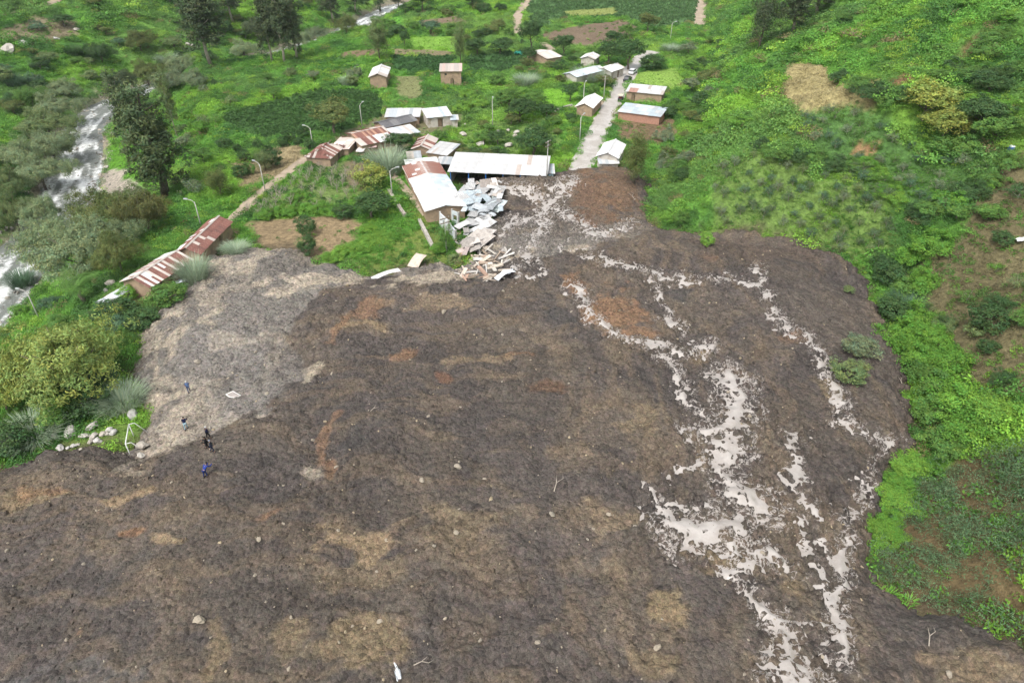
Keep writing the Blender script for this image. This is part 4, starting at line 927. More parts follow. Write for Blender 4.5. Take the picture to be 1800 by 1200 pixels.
for k in range(3):
    addp('broad', leafmesh('crown', [crown(170, 40, (2.3, 2.3, 1.9), 3.9, .52, .125, up=.35, flat=.85)], M['leaf']), trunk_mesh('trunk', 3.4, .2, 6, M['bark'], spread=1.7), 6.0, 5.4)
    addp('round', leafmesh('crown', [crown(80, 48, (1.45, 1.45, 1.35), 1.55, .42, .095, low=-.9, shell=.6, lobes=.22)], M['leaf']), trunk_mesh('trunk', 1.6, .11, 5, M['bark'], spread=1.0), 3.1, 3.4)
    addp('willow', leafmesh('crown', [crown(430, 58, (6.4, 6.0, 3.1), 4.4, 1.05, .20, .27, .6, .42, .5, -.5, .5, .3)], M['leaf']), trunk_mesh('trunk', 5.2, .32, 9, M['bark'], .1, 4.2, .25), 8.0, 15.0)
    addp('wispy', leafmesh('crown', [crown(200, 44, (1.9, 1.9, 3.6), 4.6, .75, .16, .2, 1.2, .4, .3, -.85, .3, -.25)], M['leaf']), trunk_mesh('trunk', 6.5, .16, 9, M['bark'], .03, 1.6, .2), 8.6, 4.8)
    addp('tall', leafmesh('crown', [crown(260, 44, (3.7, 3.7, 10.0), 15.5, 1.2, .32, .34, .8, .5, .35, -.95, .3, .2)], M['leaf']), trunk_mesh('trunk', 24, .42, 12, M['palebark'], .02, 2.2, .3), 26.0, 9.0)
    addp('mound', leafmesh('crown', [crown(90, 80, (1.6, 1.6, .95), .55, .42, .062, .6, .6, .4, .75, -.15, 1.1)], M['leaf']), trunk_mesh('stem', .7, .06, 4, M['bark'], 0, .7), 1.6, 3.7)
    addp('loose', leafmesh('crown', [crown(48, 20, (1.2, 1.2, 1.0), 1.15, .40, .10, .35, .8, .5, .3, -.7, .4)], M['leaf']), trunk_mesh('trunk', 1.5, .06, 7, M['palebark'], .04, .9, .15), 2.2, 2.8)
PR['reed'] = []
def blade_set(n, spread, h, w, droop, base=.15):
    V = []; F = []; C = []
    for i in range(n):
        a = nr_.rand()*6.283; r0 = base*spread*nr_.rand()**.5*2; hh = h*(.6+.5*nr_.rand()); out = spread*(.3+.9*nr_.rand()); dr = droop*(.5+nr_.rand())
        d = np.array([math.cos(a), math.sin(a), 0]); s = np.array([-math.sin(a), math.cos(a), 0])*w*(.7+.6*nr_.rand()); c = np.array([1+.2*(nr_.rand()-.5), 1, 1-.2*(nr_.rand()-.5)])*(.75+.5*nr_.rand())
        p0 = d*r0; n0 = len(V)
        for f, ww in ((0, 1), (.45, .9), (.8, .6), (1, .1)):
            p = p0+d*out*f**1.8+np.array([0, 0, hh*f-dr*f**3]); V += [p-s*ww, p+s*ww]; C += [c, c]
        for q in range(3): F.append((n0+2*q, n0+2*q+1, n0+2*q+3, n0+2*q+2))
    return np.array(V), np.array(F), np.array(C)
for k in range(2):
    me = leafmesh('blades', [blade_set(900, 1.9, 4.2, .022, 1.0, .5)], M['leaf']); addp('reed', me, None, 4.2, 4.4)
for k in range(1):
    sets = [blade_set(1, .1, .1, .01, 0)]
    for i in range(30):
        a = i*2.399; el = .25+.9*((i*7) % 30)/30; V = []; F = []; C = []
        L = 2.6+.5*nr_.rand()
        for q in range(12):
            f = (q+1)/12; p = np.array([math.cos(a)*L*f*math.cos(el*.9), math.sin(a)*L*f*math.cos(el*.9), 2.6+L*f*math.sin(el)*1.25-1.2*f*f])
            sd = np.array([-math.sin(a), math.cos(a), -.45]); dr = np.array([math.cos(a), math.sin(a), 0])*.28; w = .75*math.sin(math.pi*min(f*.9+.08, 1))
            for sg in (-1, 1):
                sd2 = np.array([sd[0]*sg, sd[1]*sg, sd[2]]); n0 = len(V)
                V += [p, p+dr*.25, p+sd2*w+dr, p+sd2*w*.95+dr*.8]; F.append((n0, n0+1, n0+2, n0+3)); c = np.array([1, 1, 1])*(.75+.5*nr_.rand()); C += [c]*4
        sets.append((np.array(V), np.array(F), np.array(C)))
    addp('palm', leafmesh('fronds', sets, M['leaf']), trunk_mesh('trunk', 2.8, .28, 0, M['bark'], 0), 4.4, 5.2)
def bare_mesh():
    parts = [tube([(0, 0, -.2), (.05, 0, .6), (.02, .05, 1.3)], [.05, .04, .02], 5)]
    for i in range(11):
        a = i*2.4; z = .35+.07*i; l = rng.uniform(.6, 1.1); p1 = (math.cos(a)*l*.45, math.sin(a)*l*.45, z+l*.4); p2 = (math.cos(a+.3)*l*.8, math.sin(a+.3)*l*.8, z+l*.85)
        parts.append(tube([(.03, 0, z), p1, p2], [.025, .018, .008], 4)); parts.append(tube([p1, (p1[0]*1.5, p1[1]*1.2, p1[2]+.45)], [.014, .006], 3))
    V, F = join(*parts); return mesh('twigs', V, F, M['palebark'])
BARE = [bare_mesh() for _ in range(2)]

C_ = dict(dark=G(70, 98, 56), mid=G(94, 130, 62), bright=G(100, 144, 56), lime=G(114, 154, 62), olive=G(114, 132, 84), grey=G(116, 130, 98), willow=G(130, 146, 106), yel=G(142, 154, 78), blue=G(84, 112, 84), pale=G(150, 166, 140), euc=G(84, 98, 68), ylw=G(142, 158, 86), moss=G(104, 116, 66))
TREE_N = 0
def plant(kind, px, py, h, w, col, label, group=None, name=None, cat=None, where=None):
    global TREE_N
    TREE_N += 1; rr = random.Random(TREE_N*7+3)
    x, y, z = at(px, py) if where is None else where
    cm_, tm, nh, nw = PR[kind][rr.randrange(len(PR[kind]))]
    nm = name or {'broad': 'tree', 'round': 'shrub', 'willow': 'tree', 'wispy': 'tree', 'tall': 'tree', 'reed': 'reed_clump', 'mound': 'bush', 'loose': 'shrub', 'palm': 'palm_tree'}[kind]
    o = empty(nm, (x, y, z), rr.uniform(0, 6.28), (w/nw*rr.uniform(.93, 1.07), w/nw*rr.uniform(.93, 1.07), h/nh)); tag(o, label, cat or nm.replace('_', ' '), group)
    c = obj('fronds' if kind == 'palm' else ('blades' if kind == 'reed' else 'crown'), cm_, o)
    cc = C_[col] if isinstance(col, str) else col; v = rr.uniform(.9, 1.12); c.color = (*[float(q*v) for q in cc], 1)
    if tm: obj('trunk', tm, o)
    return o
P_ = plant
for px, py, h, w, c, lb in [
    (118, 176, 7, 13, 'willow', 'olive-grey riverside tree, topmost of the left bank clump'), (105, 216, 9, 16, 'willow', 'wide grey-green riverside tree below the topmost one'), (88, 246, 9, 18, 'olive', 'olive riverside tree at the left of the bank clump'),
    (100, 286, 9, 15, 'willow', 'broad feathery riverside tree above the white rapids'), (80, 332, 9, 15, 'willow', 'feathery olive tree on the left bank above the gravel bar'),
    (35, 408, 9, 10, 'olive', 'dark olive tree at the left frame edge by the river'), (88, 410, 9, 9, 'willow', 'upright grey-green tree left of the rapids'), (208, 420, 10, 15, 'moss', 'dense mossy tree between rapids and lower houses'), (262, 408, 8, 9, G(104, 108, 64), 'brownish green tree on the right of the mossy tree'),
    (150, 486, 10, 18, 'willow', 'large spreading grey-olive tree above the foaming water'), (215, 480, 7, 8, 'moss', 'small mossy tree at the right of the spreading olive tree'), (300, 165, 7, 10, 'grey', 'low grey-brown tree by the upper river bend'), (345, 158, 6, 9, 'grey', 'dull grey tree right of the upper river bend'),
    (132, 690, 9.5, 16.5, 'ylw', 'big yellow-green feathery tree beside the pale mud edge'), (22, 728, 8, 9, 'yel', 'yellowish feathery tree at the left frame edge'), (38, 300, 8, 12, 'willow', 'grey-green tree at the left edge above the dark olive tree'), (22, 352, 8, 10, 'olive', 'olive tree at the left edge beside the upright tree'), (110, 448, 8, 12, 'willow', 'grey-green tree left of the large spreading tree'), (192, 452, 8, 12, 'willow', 'grey-green tree between mossy tree and spreading tree'), (236, 396, 8, 11, 'olive', 'olive tree behind the dense mossy tree'), (225, 168, 9, 11, 'euc', 'dusky tree on the far bank above the river bend'), (262, 150, 9, 12, 'moss', 'mossy tree on the far bank left of the eucalyptus'), (320, 135, 8, 11, 'willow', 'grey-green tree on the far bank below the spiky clump'), (430, 105, 8, 12, 'willow', 'grey-green tree beside the middle river stretch'), (455, 70, 9, 12, 'euc', 'dusky tree above the middle river stretch'), (505, 62, 9, 13, 'grey', 'greyish tree behind the three slim trees'), (610, 60, 7, 10, 'moss', 'mossy tree right of the far rapids'), (250, 90, 8, 11, 'moss', 'mossy tree on the far hillside left of the spiky clump'), (180, 110, 7, 10, 'dark', 'dark tree on the left hillside above the bank clump'), (60, 190, 7, 10, 'mid', 'green tree on the left hillside beside the bank clump'), (560, 75, 7, 12, 'grey', 'grey-green tree beside the far white water'), (535, 85, 7, 10, 'willow', 'willow-like tree left of the far rapids')]:
    P_('willow', px, py, h, w, c, lb)
for px, py, h, w, c, lb in [
    (291, 347, 27, 11.5, 'euc', 'very tall dark tree with vine-wrapped trunk by the river lawn'), (238, 255, 19, 9, 'euc', 'dark leafy tree left behind the very tall tree'), (372, 118, 27, 13, 'euc', 'tall dark eucalyptus on the far river bank'), (352, 70, 20, 10, 'dark', 'dark tree left of the tall eucalyptus'), (410, 40, 22, 12, 'euc', 'dusky tree near the top left of centre'),
    (478, 110, 22, 8, 'euc', 'slim tree, leftmost of three at the river crossing'), (500, 112, 24, 8, 'euc', 'slim tree, middle of three at the river crossing'), (522, 106, 22, 8, 'euc', 'slim tree, rightmost of three at the river crossing'), (585, 40, 20, 11, 'euc', 'dark tree rising at the top edge by the far river'), (625, 24, 17, 10, 'dark', 'dark tree at the top edge right of the far river'), (668, 20, 15, 10, 'dark', 'dark tree at the top edge before the green field'), (700, 16, 13, 9, 'euc', 'dusky tree at the top edge, third from the far river'),
    (312, 240, 16, 3.5, 'olive', 'thin sparse pole-like tree on the river terrace'), (1392, 60, 15, 11, 'euc', 'dark tree on the hill top, right of the pair'), (1436, 26, 13, 10, 'euc', 'dark tree at the top edge of the right hill')]:
    P_('tall', px, py, h, w, c, lb)
for o in bpy.data.objects:
    if o.name.startswith('trunk') and o.parent and 'vine-wrapped' in o.parent.get('label', ''):
        o.material_slots[0].link = 'OBJECT'; o.material_slots[0].material = M['bark']; o.scale = (1.5, 1.5, .84); o.parent.rotation_euler.z = 2.0
        for q in o.parent.children:
            if q.name.startswith('crown'): q.location.z -= 3.2; q.color = (*[float(v) for v in G(90, 106, 70)], 1)
for px, py, h, w, c, lb in [
    (668, 106, 13, 9, 'olive', 'pale feathery tree left of the lime green field'), (809, 116, 14, 5, 'olive', 'ivy-draped slender tree beside the lime green field'), (1113, 322, 10, 6.5, 'moss', 'tall feathery tree at the upper right mud edge'), (1334, 86, 17, 10, 'euc', 'dark feathery tree on the hill crest, left of the pair'), (785, 442, 5, 3, 'mid', 'slim green shrub around the pole by the collapsed house'), (466, 300, 4.5, 4, 'olive', 'sparse grey-green sapling by the dry plot'), (390, 345, 6, 5, 'moss', 'dusky sapling on the slope above the left path')]:
    P_('wispy', px, py, h, w, c, lb)
for px, py, h, w, c, lb in [
    (933, 92, 11, 8, 'dark', 'tall dark tree above the far pale roofed house'), (990, 100, 7.5, 7, 'dark', 'round dark tree between two far white roofs'), (1137, 58, 7.5, 8, 'moss', 'dark rounded tree by the upper brown field'), (1070, 116, 8, 9, 'dark', 'dark tree over the white roofed house by the road bend'), (1104, 122, 10, 9, 'dark', 'dark tree hanging over the road where it bends'), (1078, 84, 6, 7, 'dark', 'dark tree in the hedge below the brown field'),
    (590, 236, 8.5, 10, 'moss', 'large olive-brown tree beside the dark crop field'), (937, 274, 6.5, 10, 'dark', 'broad dark tree just above the white hall'), (705, 270, 5, 7.5, 'dark', 'dark tree in front of the patched white lean-to'), (655, 382, 5, 8, 'dark', 'wide dark tree in the plot left of the long house'), (915, 214, 6, 9, 'dark', 'dark leafy tree in the garden left of the road'), (895, 190, 5, 9, 'mid', 'green garden tree behind the dark leafy tree'), (940, 195, 5, 7, 'mid', 'green tree left of the bright lawn'), (1003, 178, 5, 5.5, 'dark', 'neat round tree on the bright lawn'), (838, 98, 6, 8, 'dark', 'dark tree right of the ivy-draped slender tree'), (880, 96, 5, 8, 'dark', 'dark tree at the edge of the far crop strip'), (757, 60, 5, 8, 'blue', 'bluish round tree above the lime green field'), (712, 84, 6, 4, 'dark', 'narrow dark tree left end of the lime green field'), (742, 22, 9, 11, 'dark', 'big dark tree at the top edge of the fields'), (1040, 172, 3, 3, 'mid', 'small green tree behind the cream gable roof'), (930, 110, 5, 6, 'dark', 'dark bush-like tree left of the far pale roof'), (1100, 68, 5, 6, 'mid', 'green tree in the hedge by the brown field'), (830, 20, 8, 9, 'dark', 'dark tree near the top edge left of the track')]:
    P_('broad', px, py, h, w, c, lb)
P_('round', 652, 332, 6, 7.5, 'yel', 'bright yellow-green citrus tree left of the red tiled roof', name='tree')
P_('broad', 1622, 212, 7, 9.5, 'yel', 'yellow-green tree on the right hill, upper of two', name='tree'); P_('broad', 1658, 250, 6, 9, 'yel', 'yellow-green tree on the right hill, lower of two', name='tree')
P_('broad', 1715, 232, 6, 9, 'dark', 'dark leafy tree right of the two yellow-green trees'); P_('broad', 1745, 255, 5, 8, 'mid', 'green leafy tree near the right edge below the dark one')
for px, py, h, w, c in [(455, 262, 2.6, 2.6, 'dark'), (470, 273, 2.6, 3, 'dark'), (497, 258, 2.4, 2.4, 'dark'), (510, 250, 3, 3.2, 'dark'), (535, 243, 3.4, 3.4, 'dark'), (526, 256, 2.4, 2.6, 'dark'), (546, 264, 3.2, 3, 'dark'), (484, 292, 4, 4, 'dark'), (430, 283, 2.8, 3.2, 'dark'), (447, 284, 2.6, 3, 'mid'), (425, 312, 3, 4, 'dark'), (440, 306, 2.6, 3, 'mid'), (418, 268, 2.4, 2.4, 'dark')]:
    P_('round', px, py, h, w, c, 'dark round fruit tree on the dry tan plot', 'fruit trees on the dry tan plot', 'tree')
for px, py, h, w, c, lb in [(540, 414, 4, 3.6, 'dark', 'upper of two dark round shrubs on the bare brown plot'), (541, 447, 4, 3.6, 'dark', 'lower of two dark round shrubs at the mud crest'), (603, 382, 3, 4.2, 'dark', 'dark round shrub on the vine hedge left of the pole'), (1508, 622, 2.6, 4.6, 'grey', 'upper grey-green bush stranded in the right mud'), (1490, 664, 2.4, 4.6, 'olive', 'lower green bush stranded in the right mud'), (1492, 513, 1.0, 2.0, 'olive', 'tiny bush stranded alone in the upper right mud'), (1241, 432, 2.4, 2.6, 'lime', 'lime green shrub poking from the mud edge'), (1196, 398, 3.2, 3.2, 'mid', 'dark green shrub at the foot of the right hill by the mud'), (1172, 395, 2.2, 2.6, 'bright', 'bright shrub at the foot of the right hill'), (1146, 122, 5, 9, 'dark', 'large dome-shaped dark bush right of the road bend'), (1730, 580, 3.6, 5, 'dark', 'dark shrub on the bare right slope'), (1660, 575, 2, 3, 'dark', 'small dark shrub at the foot of the bare slope'), (1560, 500, 4, 5.5, 'dark', 'dark shrub at the right corner of the mud'), (1566, 560, 4, 5.5, 'dark', 'dark shrub below the right corner of the mud'), (225, 525, 2.2, 3.6, 'lime', 'lime green shrub beside the low grey sheet roof'), (545, 295, 1.6, 2, 'mid', 'small green shrub in front of the hip roof'), (150, 722, 3.4, 6.5, 'dark', 'dark leafy bush under the big yellow-green tree'), (105, 742, 2.6, 5, 'mid', 'leafy green bush left of the scattered boulders'), (20, 790, 3.5, 6, 'dark', 'dark bush at the left frame edge above the grass'), (250, 575, 3, 6, 'dark', 'dark green bush on the pale mud rim'), (300, 530, 3, 6, 'mid', 'green bush between striped house and mud'), (205, 560, 3, 7, 'dark', 'leafy bush below the low grey sheet roof'), (700, 360, 2, 4, 'bright', 'bright bush at the stone wall'), (770, 445, 2, 3, 'bright', 'bright green bush at the foot of the broken sheets'), (800, 462, 1.6, 3, 'olive', 'straggly bush at the mud tip under the planks'), (775, 246, 2.5, 4, 'mid', 'green shrub in front of the plastered house')]:
    P_('round', px, py, h, w, c, lb)
for i, (px, py, w) in enumerate([(815, 278, 5), (835, 278, 6), (855, 280, 5), (875, 276, 5), (800, 264, 4)]):
    P_('round', px, py, 2.6, w, 'dark' if i % 2 else 'moss', 'dark shrub in the row behind the white hall roof', 'shrubs in the row behind the hall')
for px, py, h, w, c, lb in [(682, 302, 5.5, 7.5, 'pale', 'pale grey-green spiky reed clump above the citrus tree'), (218, 716, 3.2, 5, 'pale', 'grey-blue reed clump at the pale mud edge'), (62, 768, 2.4, 5.5, 'pale', 'pale drooping reed clump in the left foreground'), (345, 492, 4.2, 4.5, 'pale', 'tall pale grass clump beside the striped left house'), (925, 150, 3.6, 7, 'pale', 'pale reed clump in the far gardens'), (1035, 142, 4, 9, 'pale', 'wide reed clump before the bluish white roofs'), (1180, 92, 3, 6, 'pale', 'pale reed clump at the foot of the far right hill'), (295, 112, 4, 7, 'pale', 'spiky pale agave-like clump on the far bank'), (28, 150, 4, 7, 'blue', 'spiky green clump on the left hillside'), (415, 442, 1.6, 4, 'pale', 'pale low clump at the pale mud top'), (1590, 545, 2.6, 5, 'blue', 'bluish plant clump in the right vine band'), (610, 150, 3, 4, 'pale', 'pale grass clump in the scrub by the dark crop'), (40, 500, 3, 5, 'blue', 'reed clump by the foaming river')]:
    P_('reed', px, py, h, w, c, lb)
P_('palm', 151, 530, 5.2, 7.5, 'mid', 'feather palm left of the lower houses')
VB = 'bright vine bushes banking the right mud edge'
for px, py, h, w, c in [(1640, 440, 3, 7, 'bright'), (1600, 465, 3, 6, 'bright'), (1580, 600, 3, 6, 'bright'), (1605, 565, 2.6, 5, 'bright'), (1610, 640, 3.2, 7, 'bright'), (1640, 600, 2.5, 6, 'bright'), (1640, 690, 3.4, 7, 'mid'), (1665, 650, 3, 7, 'bright'), (1680, 720, 3.4, 8, 'bright'), (1640, 745, 3, 6, 'mid'), (1700, 770, 3, 7, 'bright'), (1660, 790, 2.6, 6, 'mid'), (1740, 745, 2.4, 7, 'lime'), (1775, 735, 2.2, 6, 'lime'), (1600, 828, 1.6, 4.5, 'lime'), (1580, 860, 1.6, 4, 'bright'), (1568, 890, 1.6, 4, 'lime'), (1556, 925, 1.6, 4, 'bright'), (1550, 945, 1.4, 3.6, 'lime'), (1620, 505, 2.6, 5, 'bright'), (1550, 480, 3, 5, 'dark'), (1585, 520, 3, 5, 'mid')]:
    P_('mound', px, py, h, w, c, {'bright': 'bright green', 'lime': 'lime green', 'mid': 'green', 'dark': 'dark green'}[c]+' vine-covered bush in the bank along the right mud edge, '+('upper' if py < 560 else 'middle' if py < 700 else 'lower' if py < 800 else 'lowest')+' stretch', VB)
VH = 'vine hedge across the left plots'
for px, py, w in [(470, 382, 4), (492, 378, 4), (515, 374, 4.5), (540, 372, 4.5), (565, 372, 4.5), (588, 376, 4), (625, 362, 4), (520, 352, 5)]:
    P_('mound', px, py, 1.8, w, 'bright', 'vine-smothered hedge bush across the left plots', VH)
for px, py, w in [(600, 448, 4.5), (625, 440, 5), (650, 428, 5), (672, 420, 5), (645, 405, 4), (580, 458, 3.5)]:
    P_('mound', px, py, 1.1, w, 'lime', 'low lime green creeper above the mud crest', 'lime creepers above the mud crest')
for px, py, w in [(820, 172, 6), (838, 186, 6), (812, 196, 5)]:
    P_('mound', px, py, 2.6, w, 'lime', 'lime green climber mass behind the plastered house', 'lime climbers behind the plastered house')

for wh, cs, h, w, pts in [
    ('in the hedge above the hillside orchard', ['dark', 'mid'], 2.6, 5.5, [(1340, 266), (1368, 276), (1398, 284), (1430, 290), (1462, 298), (1492, 300)]),
    ('in the bright strip right of the brown pit', ['bright', 'lime'], 1.8, 5, [(1520, 292), (1538, 312), (1556, 330), (1570, 350)]),
    ('in the hedge between upper orchard and bare slope', ['dark', 'mid', 'bright'], 2.4, 5.5, [(1615, 385), (1645, 376), (1676, 362), (1706, 345), (1735, 325)]),
    ('in the dark fold right of the dry patch', ['dark', 'mid'], 2.8, 6, [(1478, 146), (1506, 160), (1530, 172), (1556, 182), (1585, 178)]),
    ('in the fold at the upper right corner', ['dark', 'mid'], 2.6, 6, [(1680, 130), (1712, 138), (1745, 142), (1776, 132)]),
    ('on the rim above the gully right of the road', ['dark', 'mid', 'moss'], 2.6, 5.5, [(1238, 215), (1250, 175), (1262, 140), (1285, 108), (1305, 92)]),
    ('in the bright hollow near the right edge', ['bright', 'lime'], 1.6, 6, [(1690, 190), (1725, 175), (1760, 185), (1790, 205)])]:
    for k, (px, py) in enumerate(pts):
        c = cs[k % len(cs)]; P_('mound', px, py, h, w, c, {'bright': 'bright green', 'lime': 'lime green', 'mid': 'green', 'dark': 'dark green', 'moss': 'olive'}[c]+' overgrown bush '+wh, 'overgrown bushes '+wh)

# scattered shrubs, each its own plant, on hillsides and banks
def frame_px(x, y, z):
    dx, dy, dz = x, y, z-H; dep = dy*cp-dz*sp; return 900+FOC*dx/dep, 600-FOC*(dy*sp+dz*cp)/dep, dep
def foot_free(x, y, pad=0.0):
    ok = np.ones(np.shape(x), bool)
    for P in FOOT: ok &= ~inpoly(x, y, P)
    for _, P, w in ROADS:
        d, _s = polydist(x, y, [tuple(q) for q in P[::4]]); ok &= d > w/2+.3+pad
    return ok
sr = np.random.RandomState(23)
def shrubs(n, poly, kinds, cols, hr, wr, label, group, name='shrub', mind=3.0):
    W_ = np.array(poly, float); out = []
    tries = sr.rand(n*14, 2); X = W_[:, 0].min()+tries[:, 0]*np.ptp(W_[:, 0]); Y = W_[:, 1].min()+tries[:, 1]*np.ptp(W_[:, 1])
    ok = inpoly(X, Y, poly); X, Y = X[ok], Y[ok]
    hx, hy = hit(X, Y, surf); rc = region_code(hx, hy, .3); ok = (edge_at(hx, hy) < -1.5) & foot_free(hx, hy, 1) & (polydist(hx, hy, RIVER)[0] > 9)
    ok &= np.array([r < 0 or REGW[r][0] in ('rough', 'bare') for r in rc])
    for px, py, x, y in zip(X[ok], Y[ok], hx[ok], hy[ok]):
        if len(out) >= n: break
        if any((x-a)**2+(y-b)**2 < mind**2 for a, b in out): continue
        out.append((x, y)); rr = sr.rand(3)
        P_(kinds[int(rr[0]*len(kinds))], 0, 0, hr[0]+(hr[1]-hr[0])*rr[1], wr[0]+(wr[1]-wr[0])*rr[1], cols[int(rr[2]*len(cols))], describe(label, rr, cols, hr, py, W_), group, name, name.replace('_', ' '), (x, y, lz(x, y)))
def describe(label, rr, cols, hr, py, W_):
    c = cols[int(rr[2]*len(cols))]; cw = {'dark': 'dark green', 'mid': 'green', 'bright': 'bright green', 'moss': 'olive', 'blue': 'bluish green', 'olive': 'dull olive', 'grey': 'greyish'}[c]
    sw = 'small' if rr[1] < .33 else ('large' if rr[1] > .7 else 'middling'); f = (py-W_[:, 1].min())/np.ptp(W_[:, 1]); vw = ', upper part' if f < .33 else (', lower part' if f > .66 else ', halfway')
    return f'{sw} {cw} {label}{vw}'
shrubs(34, [(1170, 110), (1330, 20), (1800, 0), (1800, 300), (1560, 330), (1330, 260), (1160, 330)], ['round', 'mound', 'mound', 'broad'], ['dark', 'mid', 'mid', 'bright', 'mid', 'bright'], (1.6, 3.4), (3, 7.5), 'shrub on the steep right hillside', 'shrubs on the right hillside')
shrubs(26, [(1180, 130), (1235, 60), (1260, 200), (1200, 330), (1150, 310)], ['round', 'broad', 'mound'], ['dark', 'moss', 'mid', 'grey'], (2, 4.5), (3, 6), 'shrub in the gully at the foot of the right hill', 'shrubs in the gully right of the road')
shrubs(18, [(1600, 470), (1700, 300), (1800, 260), (1800, 740), (1700, 690)], ['round', 'mound', 'loose'], ['dark', 'mid', 'bright', 'olive'], (1.2, 2.6), (2, 4.5), 'shrub on the bare brown slope at the right', 'shrubs on the bare right slope')
shrubs(46, [(0, 0), (560, 0), (480, 70), (330, 120), (200, 140), (130, 160), (0, 260)], ['round', 'broad', 'mound', 'reed'], ['dark', 'moss', 'mid', 'blue', 'olive'], (2, 5), (4, 8), 'shrub on the far left hillside across the river', 'shrubs on the left hillside')
shrubs(26, [(240, 180), (420, 130), (640, 70), (640, 160), (400, 190), (400, 280), (330, 400), (230, 480), (300, 330)], ['round', 'mound', 'loose', 'broad'], ['dark', 'mid', 'bright', 'olive', 'grey'], (1.6, 3.6), (2.5, 5), 'shrub on the river terrace slope', 'shrubs on the river terrace')
shrubs(20, [(0, 520), (170, 540), (260, 560), (235, 620), (180, 700), (0, 790)], ['round', 'mound', 'mound'], ['dark', 'mid', 'bright', 'blue'], (1.4, 3), (2.5, 5), 'shrub on the lower left bank', 'shrubs on the lower left bank')
shrubs(36, [(820, 60), (1100, 60), (1180, 60), (1130, 100), (1060, 190), (960, 260), (820, 260), (820, 130)], ['round', 'broad', 'mound'], ['dark', 'mid', 'moss', 'mid'], (1.6, 4), (2.5, 6), 'shrub among the houses left of the road', 'garden shrubs by the road')
shrubs(24, [(640, 0), (930, 0), (900, 70), (640, 90)], ['round', 'broad'], ['dark', 'moss', 'mid'], (2, 5), (4, 8), 'shrub along the far field borders', 'shrubs along the far field borders')
# orchard bushes in rows
def rows(ri, sp1, sp2, ang, n, kinds, cols, h, w, label, group, name):
    P = REGW[ri][1]; X = np.array(P); c = X.mean(0); ca, sa = math.cos(ang), math.sin(ang); k = 0
    for i in range(-25, 26):
        for j in range(-25, 26):
            x = c[0]+ca*i*sp1-sa*j*sp2+sr.uniform(-.5, .5); y = c[1]+sa*i*sp1+ca*j*sp2+sr.uniform(-.5, .5)
            a = np.array([x]); b = np.array([y])
            if k >= n or not inpoly(a, b, P)[0] or edge_at(a, b)[0] > -1.5 or sr.rand() < .12 or not foot_free(a, b)[0]: continue
            k += 1; s = sr.uniform(.75, 1.25)
            P_(kinds[sr.randint(len(kinds))], 0, 0, h*s, w*s, cols[sr.randint(len(cols))], label, group, name, name.replace('_', ' '), (x, y, lz(x, y)))
ri = [i for i, r in enumerate(REGW) if r[0] == 'orchard']
rows(ri[1], 2.5, 2.5, .4, 130, ['loose'], ['blue', 'grey', 'olive', G(92, 112, 78)], 1.9, 2.3, 'young grey-green bush in the hillside orchard rows', 'bushes in the hillside orchard', 'orchard_bush')
rows(ri[2], 2.8, 2.8, .2, 90, ['loose'], ['blue', 'grey', 'mid'], 1.8, 2.4, 'young grey-green bush in the upper terrace orchard', 'bushes in the upper terrace orchard', 'orchard_bush')
# bare saplings in the left plot
P = REGW[ri[0]][1]; c = np.array(P).mean(0); k = 0
for i in range(-8, 9):
    for j in range(-6, 7):
        x = c[0]+i*2.6+sr.uniform(-.6, .6); y = c[1]+j*3.0+sr.uniform(-.6, .6); a = np.array([x]); b = np.array([y])
        if inpoly(a, b, P)[0] and foot_free(a, b)[0] and sr.rand() < .8:
            o = obj('bare_sapling', BARE[k % 2], None, (x, y, lz(x, y))); s = sr.uniform(.9, 1.6); o.scale = (s, s, s); o.rotation_euler.z = sr.rand()*6; k += 1
            tag(o, 'leafless young fruit tree in the left grass plot', 'sapling', 'leafless saplings in the left plot')

